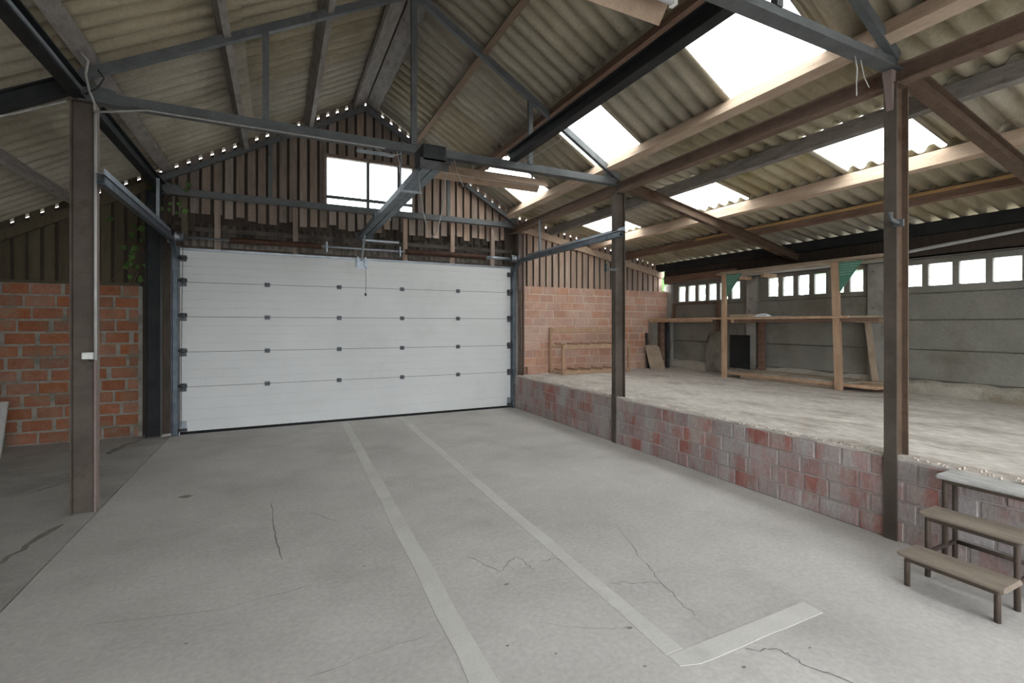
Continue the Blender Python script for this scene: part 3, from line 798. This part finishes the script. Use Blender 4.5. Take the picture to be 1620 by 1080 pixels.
# ------------------------------------------------------------------ sectional overhead door
DX0, DX1, DY = -1.240, 3.960, 8.17
dr = thing('door_1', 'white sectional overhead door closing the gable end', 'garage door', ((DX0 + DX1) / 2, DY, 0), kind='structure')
ZJ = [0.035, 0.668, 1.166, 1.667, 2.160, 2.615]
for a, b in zip(ZJ[:-1], ZJ[1:]):
    z0, z1 = a + 0.003, b - 0.003
    pts = [(DY, z0)]
    nr = 4
    for r in range(1, nr):
        zz = z0 + (z1 - z0) * r / nr
        pts += [(DY, zz - 0.006), (DY + 0.0025, zz - 0.002), (DY + 0.0025, zz + 0.002), (DY, zz + 0.006)]
    pts += [(DY, z1), (DY + 0.04, z1), (DY + 0.04, z0)]
    MB().prism(pts, 'x', DX0, DX1).build('panel', 'door', dr)
MB().box(DX0, DX1, DY + 0.012, DY + 0.03, 0.03, 2.61).build('panel_core', 'rubber', dr)
MB().box(DX0, DX1, DY - 0.004, DY + 0.035, 0.0, 0.037).build('bottom_seal', 'rubber', dr)
MB().box(DX0, DX1, DY - 0.006, DY + 0.04, 2.615, 2.645).build('top_rail', 'galv', dr)
for zj in ZJ[1:-1]:
    for hx in (-0.138, 0.891, 1.904, 2.906):
        h = MB().box(hx - 0.035, hx + 0.035, DY - 0.006, DY, zj - 0.035, zj + 0.03).build('hinge', 'hinge', dr)
        MB().tube([(hx - 0.04, DY - 0.010, zj), (hx + 0.04, DY - 0.010, zj)], 0.008, 8).build('hinge_pin', 'hinge', h)
    for hx, sg in ((DX0 + 0.04, -1), (DX1 - 0.04, 1)):
        h = MB().box(hx - 0.04, hx + 0.04, DY - 0.008, DY, zj - 0.06, zj + 0.055).build('roller_hinge', 'hinge', dr)
        MB().tube([(hx - 0.05 * sg, DY - 0.035, zj + 0.02), (hx + 0.07 * sg, DY - 0.035, zj + 0.02)], 0.02, 8).build('roller', 'steel', h)
        MB().tube([(hx - 0.02, DY - 0.028, zj + 0.02), (hx + 0.02, DY - 0.028, zj + 0.02)], 0.036, 10).build('roller_sleeve', 'hinge', h)
for hx, sg in ((DX0 + 0.04, -1), (DX1 - 0.04, 1)):
    h = MB().box(hx - 0.04, hx + 0.04, DY - 0.008, DY, 0.04, 0.19).build('corner_bracket', 'galv', dr)
    MB().tube([(hx - 0.05 * sg, DY - 0.035, 0.07), (hx + 0.07 * sg, DY - 0.035, 0.07)], 0.02, 8).build('roller', 'steel', h)
    h = MB().box(hx - 0.04, hx + 0.04, DY - 0.008, DY, 2.45, 2.54).build('top_roller_bracket', 'hinge', dr)
    MB().tube([(hx - 0.05 * sg, DY - 0.035, 2.50), (hx + 0.07 * sg, DY - 0.035, 2.50)], 0.022, 8).build('roller', 'steel', h)
bk = MB().box(1.14, 1.33, DY - 0.008, DY, 2.47, 2.62).box(1.16, 1.19, DY - 0.05, DY - 0.006, 2.50, 2.66).box(1.28, 1.31, DY - 0.05, DY - 0.006, 2.50, 2.66).build('arm_bracket', 'galv', dr)
MB().tube([(1.30, DY - 0.03, 2.50), (1.305, DY - 0.02, 2.30), (1.30, DY - 0.02, 2.06)], 0.003, 5).tube([(1.30, DY - 0.02, 2.07), (1.30, DY - 0.02, 2.03)], 0.014, 8).build('pull_cord', 'rubber', dr)

# door tracks
def track(x, sg, label):
    t = thing('door_track', label, 'door track', (x, 8.1, 0))
    YV, ZH, R = 8.115, 2.72, 0.36
    path = [(YV, 0.0), (YV, 1.2), (YV, ZH - R)]
    for k in range(1, 10):
        a = math.pi / 2 * k / 9
        path.append((YV - R + R * math.cos(a), ZH - R + R * math.sin(a)))
    path += [(6.5, ZH), (4.96, ZH)]
    cch = [(-0.028, -0.03), (0.028, -0.03), (0.028, 0.03), (0.020, 0.03), (0.020, -0.022), (-0.020, -0.022), (-0.020, 0.03), (-0.028, 0.03)]
    if sg > 0: cch = [(a, -b) for a, b in cch][::-1]
    else: cch = [(a, -b) for a, b in cch][::-1]
    MB().sweep_yz(path, x, cch).build('curved_rail', 'track', t)
    MB().box(x - 0.035, x + 0.035, 8.15, 8.19, 0, 2.66).box(x + sg * 0.036, x + sg * 0.045, 8.09, 8.19, 0, 2.66).build('jamb_angle', 'track', t)
    MB().lbar((x, 7.62, ZH + 0.065), (x, 4.93, ZH + 0.065), [(-0.03, -0.02), (0.03, -0.02), (0.03, -0.014), (-0.024, -0.014), (-0.024, 0.03), (-0.03, 0.03)]).build('stiffener_angle', 'galv', t)
    MB().box(x - 0.016 + sg * 0.02, x + 0.016 + sg * 0.02, 7.12, 7.15, ZH + 0.03, 3.33).build('hanger_strap', 'galv', t)
    return t
track(-1.285, -1, 'curved steel door track beside the dark corner post and ivy')
track(3.985, 1, 'curved steel door track beside the pale brick wall')

# torsion shaft over the door
ts = thing('torsion_shaft', 'steel torsion shaft with brown springs above the white door', 'door spring', (1.4, 8.10, 2.75))
MB().tube([(-1.36, 8.12, 2.79), (4.10, 8.12, 2.79)], 0.016, 10).build('shaft', 'galv', ts)
def spring(x0, x1, r):
    n = int((x1 - x0) / 0.02)
    pts, rr = [], []
    for k in range(n * 2 + 1):
        pts.append((x0 + (x1 - x0) * k / (2 * n), 8.12, 2.79)); rr.append(r if k % 2 else r - 0.006)
    MB().tube(pts, rr, 12).build('spring', 'spring', ts)
spring(-0.62, 0.62, 0.048); spring(1.95, 3.42, 0.05)
MB().tube([(3.44, 8.12, 2.79), (3.90, 8.12, 2.79)], 0.03, 10).build('sleeve', 'galv', ts)
for dx in (-1.24, 3.98):
    MB().tube([(dx - 0.05, 8.12, 2.79), (dx - 0.04, 8.12, 2.79), (dx - 0.03, 8.12, 2.79), (dx + 0.03, 8.12, 2.79), (dx + 0.04, 8.12, 2.79), (dx + 0.05, 8.12, 2.79)], [0.07, 0.07, 0.055, 0.055, 0.07, 0.07], 14).build('cable_drum', 'galv', ts)
for px_ in (-1.36, 0.70, 1.85, 4.08):
    MB().box(px_ - 0.012, px_ + 0.012, 8.06, 8.20, 2.70, 2.86).build('bearing_plate', 'galv', ts)
MB().tube([(-1.19, 8.075, 2.76), (-1.215, 8.11, 1.2), (-1.22, 8.12, 0.12)], 0.004, 5).build('lift_cable', 'steel', ts)
MB().tube([(3.97, 8.075, 2.76), (3.985, 8.11, 1.2), (3.99, 8.12, 0.12)], 0.004, 5).build('lift_cable', 'steel', ts)
MB().tube([(3.93, 8.13, 2.84), (4.02, 8.13, 2.84)], 0.03, 10).build('coupling', 'galv', ts)

# door operator rail
op = thing('door_operator', 'steel door opener rail running from the gable to its motor head', 'door opener', (1.30, 6.2, 2.95))
for dx in (-0.048, 0.048):
    MB().lbar((1.28 + dx, 4.32, 3.02), (1.28 + dx, 8.16, 3.02), [(-0.04, -0.035), (0.04, -0.035), (0.04, 0.035), (0.032, 0.035), (0.032, -0.027), (-0.032, -0.027), (-0.032, 0.035), (-0.04, 0.035)]).build('rail', 'track', op)
MB().rbox(1.17, 1.40, 4.24, 4.52, 3.03, 3.19, 0.012).build('motor_head', 'steel_black', op)
MB().box(1.15, 1.42, 4.24, 4.245, 2.96, 3.06).build('end_plate', 'steel', op)
for yy in (5.10, 6.6):
    for dx in (-0.105, 0.10):
        MB().box(1.28 + dx - 0.004, 1.28 + dx + 0.004, yy - 0.015, yy + 0.015, 2.97, 3.40 if yy < 6 else 3.06).build('strap', 'galv', op)
MB().box(1.16, 1.40, 5.085, 5.115, 2.965, 2.985).build('cross_strap', 'galv', op)
MB().bar((1.25, 7.9, 3.0), (1.235, 8.13, 2.60), 0.03, 0.02).build('door_arm', 'galv', op)
MB().box(1.14, 1.42, 8.14, 8.20, 2.96, 3.06).build('header_bracket', 'steel', op)
MB().box(1.25, 1.85, 8.16, 8.18, 2.93, 2.96).build('perforated_strip', 'galv', op)
MB().box(0.72, 1.10, 5.06, 5.075, 3.30, 3.335).build('perforated_strip', 'galv', op)
# chain loop
pts = []
for k in range(25):
    t = k / 24.0
    pts.append((1.17 + 0.27 * t, 4.38, 3.0 - 0.62 * math.sin(math.pi * t) ** 0.7 if 0 < t < 1 else 3.0))
MB().tube(pts, 0.005, 5).build('release_cord', 'cable', op)

# ------------------------------------------------------------------ strip lights
def strip_light(x0, x1, Y, z, label, tube):
    t = thing('strip_light', label, 'strip light', ((x0 + x1) / 2, Y, z))
    th = 0.004
    o = [(-0.145, -0.06), (-0.05, 0.045), (0.05, 0.045), (0.145, -0.06)]
    prof = o + [(0.145 - 0.006, -0.063), (0.047, 0.045 - th), (-0.047, 0.045 - th), (-0.145 + 0.006, -0.063)]
    MB().prism([(Y + a, z + b) for a, b in prof], 'x', x0, x1).build('reflector', 'reflector', t)
    MB().box(x0 + 0.05, x1 - 0.05, Y - 0.035, Y + 0.035, z + 0.005, z + 0.04).build('ballast_housing', 'reflector', t)
    if tube:
        MB().tube([(x0 + 0.03, Y, z - 0.022), (x1 - 0.03, Y, z - 0.022)], 0.019, 12).build('lamp_tube', 'tube', t)
        for q in (x0 + 0.02, x1 - 0.045): MB().box(q, q + 0.025, Y - 0.02, Y + 0.02, z - 0.045, z + 0.02).build('lamp_holder', 'plastic', t)
    for q in (x0 + 0.15, x1 - 0.15): MB().box(q - 0.01, q + 0.01, Y - 0.003, Y + 0.003, z + 0.04, z + 0.16).build('hanger', 'steel', t)
    return t
strip_light(1.60, 2.96, 5.20, 3.29, 'dusty brown strip light reflector without tube under the middle truss', False)
strip_light(0.55, 1.90, 1.90, 3.27, 'brown strip light reflector with white tube under the near truss', True)

# ------------------------------------------------------------------ switch, conduits and cables on the left post
sw = thing('light_switch', 'white plastic light switch on the brown steel post', 'light switch', (-1.44, 5.075, 1.27))
MB().rbox(-1.445, -1.365, 5.082, 5.134, 1.268, 1.325, 0.006).build('switch_box', 'plastic', sw)
MB().rbox(-1.435, -1.395, 5.076, 5.083, 1.285, 1.310, 0.002).build('rocker', 'plastic', sw)
tag(MB().tube([(-1.352, 5.080, 1.26), (-1.352, 5.080, 2.2), (-1.352, 5.080, 3.32)], 0.011, 8).build('conduit', 'grey_pipe'), 'grey conduit pipe running up the post from the light switch', 'conduit')
tag(MB().tube([(-1.40, 5.09, 1.265), (-1.375, 5.075, 1.245), (-1.355, 5.07, 1.262)], 0.004, 6).build('short_cable', 'cable_dark'), 'short dark cable looping below the light switch', 'cable')
tag(MB().tube([(-1.395, YB, 3.415), (-1.395, 3.0, 3.415), (-1.395, 4.9, 3.42)], 0.013, 8).build('conduit', 'galv'), 'long shiny conduit pipe along the black eave beam', 'conduit')
tag(MB().tube([(-1.352, 5.06, 3.30), (-1.345, 5.03, 3.36), (-1.37, 5.0, 3.45), (-1.385, 4.97, 3.56), (-1.36, 4.94, 3.66), (-1.41, 4.93, 3.72)], 0.010, 7).build('electric_cable', 'cable'), 'grey cable bending over the top of the switch post', 'cable')
tag(MB().tube([(-1.352, 5.05, 3.30), (-1.25, 5.03, 3.31), (-1.0, 5.04, 3.375), (0.0, 5.045, 3.375), (1.0, 5.045, 3.375)], 0.008, 7).build('electric_cable', 'cable'), 'grey cable fixed along the tie beam of the middle truss', 'cable')
tag(MB().tube([(-1.40, 5.02, 3.42), (-1.31, 4.98, 3.47), (-1.27, 4.98, 3.56), (-1.31, 4.98, 3.62)], 0.007, 7).build('electric_cable', 'cable_dark'), 'dark cable loop behind the bent grey cable', 'cable')
tag(MB().tube([(-1.52, 5.02, 3.34), (-1.8, 5.03, 3.20), (-2.4, 5.03, 2.92), (-3.2, 5.03, 2.52)], 0.009, 7).build('electric_cable', 'cable'), 'grey cable clipped under the black rafter over the brick bay', 'cable')

# ------------------------------------------------------------------ storage rack against the panel wall
rk = thing('storage_rack', 'home-made wooden storage rack with two shelves by the panel wall', 'shelf', (7.6, 5.6, HP))
MB().rbox(7.26, 7.32, 6.12, 6.20, HP, 2.46, 0.004).build('front_post', 'wood', rk)
MB().add([Vector(p) for p in [(7.33, 4.17, HP), (7.39, 4.17, HP), (7.39, 4.26, HP), (7.33, 4.26, HP), (7.30, 4.21, 2.50), (7.36, 4.21, 2.50), (7.36, 4.30, 2.50), (7.30, 4.30, 2.50)]],
         [(0, 3, 2, 1), (4, 5, 6, 7), (0, 1, 5, 4), (1, 2, 6, 5), (2, 3, 7, 6), (3, 0, 4, 7)]).build('front_post', 'wood', rk)
MB().rbox(7.90, 7.955, 5.82, 5.94, HP, 1.65, 0.004).build('rear_post', 'timber_red', rk)
MB().bar((7.86, 3.98, HP), (7.80, 4.07, 1.65), 0.10, 0.04, (0, 1, 0)).build('rear_post', 'wood_grey', rk)
MB().rbox(7.30, 7.62, 6.16, 8.16, 1.655, 1.690, 0.003).build('shelf_board', 'wood', rk)
MB().rbox(7.63, 7.93, 6.10, 8.14, 1.655, 1.690, 0.003).build('shelf_board', 'wood_grey', rk)
MB().rbox(7.28, 7.60, 4.05, 6.14, 1.648, 1.685, 0.003).build('shelf_board', 'wood', rk)
MB().rbox(7.61, 7.92, 3.75, 6.12, 1.648, 1.685, 0.003).build('shelf_board', 'wood_grey', rk)
MB().rbox(7.30, 7.60, 3.60, 4.06, 1.652, 1.682, 0.003).build('shelf_board', 'wood_grey', rk)
MB().rbox(7.33, 7.36, 3.70, 6.12, 1.60, 1.648, 0.003).build('shelf_bearer', 'timber_red', rk)
MB().rbox(7.32, 7.95, 5.99, 6.05, 1.59, 1.648, 0.003).build('shelf_bearer', 'wood', rk)
MB().rbox(7.36, 7.95, 3.93, 3.99, 1.585, 1.648, 0.003).build('shelf_bearer', 'wood_grey', rk)
MB().rbox(7.34, 7.38, 6.5, 8.16, 1.61, 1.655, 0.003).build('shelf_bearer', 'wood', rk)
MB().rbox(7.20, 7.50, 4.02, 6.26, 2.46, 2.485, 0.003).build('top_board', 'wood_grey', rk)
MB().rbox(7.52, 7.80, 3.60, 6.22, 2.455, 2.48, 0.003).build('top_board', 'concrete_pale', rk)
MB().rbox(7.22, 7.62, 3.62, 6.2, 2.486, 2.506, 0.003).build('top_board', 'wood_grey', rk)
MB().rbox(7.60, 7.95, 5.6, 5.66, 2.39, 2.455, 0.003).build('top_bearer', 'wood', rk)
MB().rbox(7.34, 7.95, 6.10, 6.16, 2.39, 2.455, 0.003).build('top_bearer', 'wood', rk)
MB().rbox(7.34, 7.95, 4.22, 4.28, 2.39, 2.455, 0.003).build('top_bearer', 'wood_grey', rk)
# printed green gussets at the post tops
def gusset(y, x, wd, hh, z):
    g = MB().prism([(y, z), (y - wd, z), (y - 0.01, z - hh)], 'x', x, x + 0.004).build('green_gusset', 'green', rk)
    g['label'] = 'green printed triangular sheet'
    m = MB()
    for q in range(5):
        zz = z - 0.03 - q * 0.035
        wq = wd * (1 - (z - zz) / hh) - 0.03
        yy = y - 0.02
        while wq > 0.02 and yy > y - wq:
            l = random.uniform(0.008, 0.03)
            m.box(x - 0.0015, x, yy, max(yy - l, y - wq), zz - 0.010, zz)
            yy -= l + 0.008
    fp = m.build('faded_print', 'print', g); fp['kind'] = 'stuff'
gusset(6.12, 7.295, 0.33, 0.40, 2.455)
gusset(4.20, 7.33, 0.32, 0.43, 2.455)
# things on the shelf
tag(MB().rbox(7.33, 7.55, 5.62, 6.08, 1.686, 1.74, 0.004).build('wooden_plank', 'wood_grey'), 'short thick plank lying on the shelf behind the white bag', 'plank')
vs, fs = [], []
nb = 10
for a in range(nb + 1):
    for b in range(nb + 1):
        uu, vv = a / nb, b / nb
        hgt = 0.055 * (math.sin(math.pi * uu) * math.sin(math.pi * vv)) ** 0.5 if 0 < a < nb and 0 < b < nb else 0.0
        vs.append((7.34 + 0.17 * uu, 5.36 + 0.25 * vv, 1.686 + hgt + random.uniform(0, 0.014)))
for a in range(nb):
    for b in range(nb):
        q = a * (nb + 1) + b
        fs.append((q, q + 1, q + nb + 2, q + nb + 1))
fs.append(tuple(range(0, nb + 1)) + tuple((nb) * (nb + 1) + nb - k for k in range(nb + 1)))
tag(MB().add(vs, fs).build('plastic_bag', 'bag'), 'crumpled white plastic bag lying on the middle of the shelf', 'bag')
tag(MB().rbox(7.40, 7.52, 5.05, 5.34, 1.686, 1.70, 0.003).build('thin_board', 'concrete_pale'), 'thin pale offcut lying on the shelf next to the bag', 'board')
# planks stacked on the floor under the rack
for x0, x1, y0, y1, z0, th, mt, lb in (
        (7.30, 7.52, 4.3, 5.95, HP + 0.004, 0.05, 'wood_grey', 'grey bottom plank of the stack under the rack'),
        (7.55, 7.80, 3.7, 6.1, HP + 0.004, 0.05, 'timber_red', 'brown bottom plank at the back of the stack under the rack'),
        (7.27, 7.50, 3.75, 6.26, HP + 0.056, 0.045, 'wood', 'pale brown plank in the middle of the stack under the rack'),
        (7.53, 7.82, 3.6, 6.3, HP + 0.056, 0.045, 'wood_grey', 'dusty wide plank at the back of the stack under the rack'),
        (7.25, 7.56, 4.1, 6.36, HP + 0.103, 0.022, 'concrete_pale', 'pale dusty top board of the stack under the rack'),
        (7.57, 7.84, 3.62, 6.0, HP + 0.103, 0.03, 'wood_grey', 'wide grey top board at the back of the stack under the rack')):
    tag(MB().rbox(x0 + 0.14, min(x1 + 0.14, 7.90), y0, y1, z0, z0 + th, 0.003).build('wooden_plank', mt), lb, 'plank', 'planks stacked under the storage rack')
# boards leaning at the panel wall
o = MB().prism([(6.55, HP + 0.13), (6.12, HP + 0.13), (6.12, 1.36), (6.55, 1.36)], 'x', 7.90, 7.925).build('black_board', 'black')
tag(o, 'square black board standing at the wall behind the plank stack', 'board')
o = MB().prism([(7.16, HP), (6.46, HP), (6.46, 1.44), (6.75, 1.46), (7.02, 1.36), (7.12, 1.18), (7.16, 1.0)], 'x', 7.93, 7.96).build('cement_slab', 'slab')
tag(o, 'grey cement slab with a rounded corner standing against the panel wall', 'slab')
hf = thing('wooden_batten', 'dark thin wooden battens hung below the small windows in the corner', 'batten', (7.95, 7.4, 1.70))
MB().box(7.965, 8.0, 6.86, 8.12, 2.00, 2.03).build('top_bar', 'timber_red', hf)
MB().box(7.965, 8.0, 6.86, 6.93, 1.36, 2.00).build('side_bar', 'timber_red', hf)
MB().box(7.965, 8.0, 8.06, 8.12, 1.70, 2.00).build('side_bar', 'timber_red', hf)
tag(MB().rbox(7.735, 7.797, 6.3, 8.15, 2.47, 2.62, 0.004).build('wooden_beam', 'timber_red'), 'reddish beam on the wall above the far group of small windows', 'beam')
# corner clutter beside the pale bricks
tag(MB().rbox(7.40, 7.54, 8.13, 8.27, HP, 1.645, 0.006).build('concrete_post', 'concrete'), 'grey concrete post supporting the shelf end at the brick wall', 'post')
pp = thing('perforated_post', 'reddish post with a row of pale holes in the corner', 'post', (7.72, 8.16, HP))
MB().rbox(7.62, 7.74, 8.12, 8.24, HP, 1.64, 0.004).build('shaft', 'timber_red', pp)
for k in range(6): MB().tube([(7.68 + 0.02, 8.117, 0.75 + 0.15 * k), (7.70, 8.121, 0.75 + 0.15 * k)], 0.014, 8).build('hole_plug', 'concrete_pale', pp)
tag(MB().rbox(7.80, 7.86, 8.10, 8.18, HP, 1.64, 0.004).build('steel_pole', 'steel'), 'dark steel upright next to the holed post in the corner', 'post')
tag(MB().bar((7.32, 8.20, HP), (7.33, 8.26, 1.38), 0.035, 0.05, (0, 1, 0)).build('steel_pole', 'steel'), 'dark steel bar leaning on the bricks beside the concrete post', 'bar')
# rounded pale board leaning on the corner
pts = [(-0.16, 0), (0.15, 0), (0.16, 0.02), (0.15, 0.50), (0.12, 0.545), (0.07, 0.56), (-0.09, 0.56), (-0.14, 0.545), (-0.165, 0.50)]
vs = []
A = Vector((7.32, 7.88, HP)); ux = Vector((0.93, -0.36, 0)).normalized(); nn = Vector((0.36, 0.93, 0)).normalized(); up = (Vector((0, 0, 1)) + nn * 0.42 - ux * 0.10).normalized()
th = nn * 0.03
for off in (Vector((0, 0, 0)), th):
    vs += [A + ux * a + up * b + off for a, b in pts]
n = len(pts)
o = MB().add(vs, [tuple(range(n - 1, -1, -1)), tuple(range(n, 2 * n))] + [(i, (i + 1) % n, (i + 1) % n + n, i + n) for i in range(n)]).build('leaning_board', 'wood_grey')
tag(o, 'pale board with rounded corners leaning beside the concrete post', 'board')
# pale pipe above the rack
tag(MB().tube([(7.62, 4.25, 2.525), (7.66, 3.5, 2.54), (7.69, 2.4, 2.640), (7.69, 2.05, 2.675)], 0.022, 10).build('plastic_pipe', 'grey_pipe'), 'long pale pipe rising from the rack top along the windows', 'pipe')

# ------------------------------------------------------------------ slatted wooden rack on the platform
sr = thing('slatted_rack', 'low wooden rack with slats standing against the pale brick wall', 'rack', (5.65, 8.0, HP))
AX, BX, FY, BY = 4.84, 6.50, 7.80, 8.20
MB().rbox(AX, AX + 0.045, BY, BY + 0.045, HP, 1.50, 0.003).build('back_post', 'wood', sr)
MB().rbox(BX - 0.045, BX, BY, BY + 0.045, HP, 1.50, 0.003).build('back_post', 'wood', sr)
MB().rbox(AX + 0.03, AX + 0.08, FY, FY + 0.045, HP, 1.17, 0.003).build('front_post', 'wood', sr)
MB().rbox(BX - 0.05, BX, FY, FY + 0.045, HP, 1.17, 0.003).build('front_post', 'wood', sr)
MB().rbox(AX + 0.03, BX, BY - 0.02, BY, 1.40, 1.49, 0.003).build('back_rail', 'wood', sr)
MB().rbox(AX + 0.03, BX, BY - 0.02, BY, 1.10, 1.15, 0.003).build('back_rail', 'wood', sr)
MB().rbox(AX + 0.03, BX, BY - 0.02, BY, HP + 0.01, HP + 0.06, 0.003).build('back_rail', 'wood', sr)
MB().rbox(AX + 0.03, BX, FY - 0.02, FY, 1.09, 1.17, 0.003).build('front_rail', 'wood', sr)
MB().rbox(AX + 0.03, BX, FY - 0.02, FY, HP + 0.005, HP + 0.075, 0.003).build('front_rail', 'wood', sr)
for lev in (1.178, HP + 0.084):
    for k in range(6):
        xx = AX + 0.10 + k * 0.29
        MB().bar((xx, FY - 0.02, lev), (xx + 0.03, BY, lev + 0.004), 0.06, 0.018).build('slat', 'wood', sr)
tag(MB().rbox(4.32, 4.60, 8.17, 8.28, HP + 0.002, HP + 0.142, 0.006).build('loose_brick', 'brick_right'), 'single loose brick lying at the foot of the pale brick wall', 'brick')
tag(MB().tube([(4.145, 8.10, HP), (4.145, 8.10, 1.2), (4.145, 8.10, 2.2)], 0.02, 8).build('drain_pipe', 'eave'), 'thin brown pipe beside the curved track at the pale bricks', 'pipe')

# ------------------------------------------------------------------ step unit
st = thing('step_unit', 'three-tread step unit on tubular legs against the platform wall', 'steps', (3.68, 1.33, 0))
Y0, Y1 = 1.10, 1.585
for k, (x0, z, mt) in enumerate(((3.34, 0.20, 'tread'), (3.575, 0.40, 'tread'), (3.785, 0.60, 'tread_white'))):
    o = MB().rbox(x0, x0 + 0.205, Y0, Y1, z - 0.03, z, 0.010).build('tread', mt, st)
    if k == 2: o['label'] = 'whitewashed top tread'
    lx = x0 + 0.035
    for yy in (Y0 + 0.045, Y1 - 0.04):
        MB().tube([(lx, yy, 0.0), (lx, yy, z - 0.055), (lx + 0.008, yy, z - 0.03)], 0.015, 10).build('leg', 'leg_steel', st)
        if k == 2: MB().tube([(lx + 0.13, yy, 0.0), (lx + 0.13, yy, z - 0.03)], 0.015, 10).build('leg', 'leg_steel', st)
    MB().bar((lx, Y0 + 0.045, z - 0.042), (lx, Y1 - 0.04, z - 0.042), 0.03, 0.022).build('tread_bearer', 'leg_steel', st)
for yy in (Y0 + 0.045, Y1 - 0.04):
    MB().tube([(3.38, yy, 0.15), (3.61, yy, 0.15), (3.95, yy, 0.15)], 0.013, 8).build('side_rail', 'leg_steel', st)
MB().tube([(3.95, Y0 + 0.045, 0.15), (3.95, Y1 - 0.04, 0.15)], 0.013, 8).build('back_rail', 'leg_steel', st)

# ------------------------------------------------------------------ small things at the left edge
tag(MB().bar((-3.00, 7.62, 0), (-2.99, 7.78, 0.64), 0.22, 0.03, (0, 1, 0)).build('pale_board', 'tread_white'), 'pale panel leaning near the orange brick wall', 'board')
# ivy in the dark corner by the door
iv = thing('ivy', 'green ivy creeping through the boards beside the dark corner post', 'plant', (-1.7, 8.24, 2.1))
MB().tube([(-1.80, 8.28, 2.12), (-1.66, 8.25, 2.5), (-1.72, 8.26, 2.9), (-1.45, 8.22, 3.3), (-1.30, 8.20, 3.62)], 0.006, 6).build('stem', 'bark', iv)
MB().tube([(-2.05, 8.30, 2.14), (-1.9, 8.27, 2.35), (-1.75, 8.26, 2.6)], 0.005, 6).build('stem', 'bark', iv)
lp = [(0, 0, 0), (0.03, 0.006, 0.012), (0.045, 0, 0.04), (0.022, 0.004, 0.05), (0, 0.01, 0.075), (-0.022, 0.004, 0.05), (-0.045, 0, 0.04), (-0.03, 0.006, 0.012)]
for q in range(32):
    if q < 20: cx, cz = random.gauss(-1.75, 0.13), random.uniform(2.12, 3.0)
    else: cx, cz = random.gauss(-1.28, 0.16), random.uniform(3.1, 3.6)
    R = Matrix.Rotation(random.uniform(0, 6.28), 3, 'Y') @ Matrix.Rotation(random.uniform(-0.7, 0.7), 3, 'X')
    sc = random.uniform(0.6, 1.2)
    c = Vector((cx, random.uniform(8.17, 8.26), cz))
    vs = [c + (R @ Vector(p)) * sc for p in lp] + [c + (R @ Vector(p)) * sc + Vector((0, 0.0015, 0)) for p in lp]
    MB().add(vs, [(0, 1, 2, 3, 4, 5, 6, 7), (15, 14, 13, 12, 11, 10, 9, 8)]).build('leaf', 'leaf', iv)
# dusty cobweb threads
def web(pts, r, label):
    tag(MB().tube(pts, r, 5).build('cobweb_thread', 'cobweb'), label, 'cobweb')
web([(3.55, 1.93, 3.39), (3.56, 1.92, 3.30), (3.57, 1.93, 3.22), (3.57, 1.93, 3.12)], 0.004, 'dusty cobweb strand hanging from the truss by the step post')
web([(3.62, 1.93, 3.38), (3.66, 1.93, 3.27), (3.74, 1.94, 3.22)], 0.003, 'short curved cobweb strand beside the post by the steps')
web([(1.75, 5.05, 3.38), (1.73, 4.9, 3.2), (1.70, 4.6, 2.95)], 0.003, 'long cobweb strand hanging between strip light and opener rail')
web([(0.9, 5.06, 3.37), (1.05, 5.05, 3.30), (1.17, 5.06, 3.35)], 0.004, 'cobweb strand sagging under the middle truss near the opener')

web([(1.12, 5.03, 3.36), (1.14, 5.0, 3.22), (1.13, 4.98, 3.12)], 0.004, 'cobweb strand hanging beside the opener strap')
web([(1.62, 5.06, 3.22), (2.1, 5.05, 3.205), (2.94, 5.06, 3.22)], 0.002, 'thin cobweb strand along the rim of the tubeless strip light')
web([(2.62, 5.0, 3.47), (2.9, 4.7, 3.66), (3.02, 4.5, 3.90)], 0.002, 'cobweb strand stretched from the black joist to the reddish purlin')

# ------------------------------------------------------------------ outside
gr = MB().box(-60, 60, -60, 60, -0.6, -0.25).build('ground', 'ground_grey')  # unseen plane added to block sky light from below
tag(gr, 'unseen grey ground plane outside the hall, added to block light from below', 'ground', kind='structure')
def tree(x, y, h, r, label):
    t = thing('leafy_tree', label, 'tree', (x, y, -0.25), 'trees outside the panel wall')
    MB().tube([(x, y, -0.25), (x + 0.05, y, h * 0.4), (x, y + 0.05, h * 0.8)], [0.16, 0.12, 0.05], 8).build('trunk', 'bark', t)
    vs, fs = [], []
    for q in range(1500):
        d = Vector((random.gauss(0, 1), random.gauss(0, 1), random.gauss(0, 1))).normalized() * (random.random() ** 0.4)
        c = Vector((x, y, h * 0.62)) + Vector((d.x * r, d.y * r, d.z * h * 0.45))
        a = Vector((random.uniform(-1, 1), random.uniform(-1, 1), random.uniform(-1, 1))).normalized() * 0.16
        b = a.cross(Vector((random.uniform(-1, 1), random.uniform(-1, 1), 1))).normalized() * 0.09
        n0 = len(vs)
        vs += [c - a, c - b, c + a, c + b]; fs.append((n0, n0 + 1, n0 + 2, n0 + 3))
    cr = MB().add(vs, fs).build('crown', 'leaf_tree', t)
    cr['kind'] = 'stuff'
for x, y, h, r in ((15.0, 16.5, 5.0, 2.0), (15.5, 12.4, 4.2, 1.7), (16.5, 8.9, 3.4, 1.5)):
    tree(x, y, h, r, {5.0: 'tall leafy tree outside beyond the corner of the panel wall', 4.2: 'medium leafy tree outside behind the far group of small windows', 3.4: 'low bushy tree outside behind the middle group of small windows'}[h])
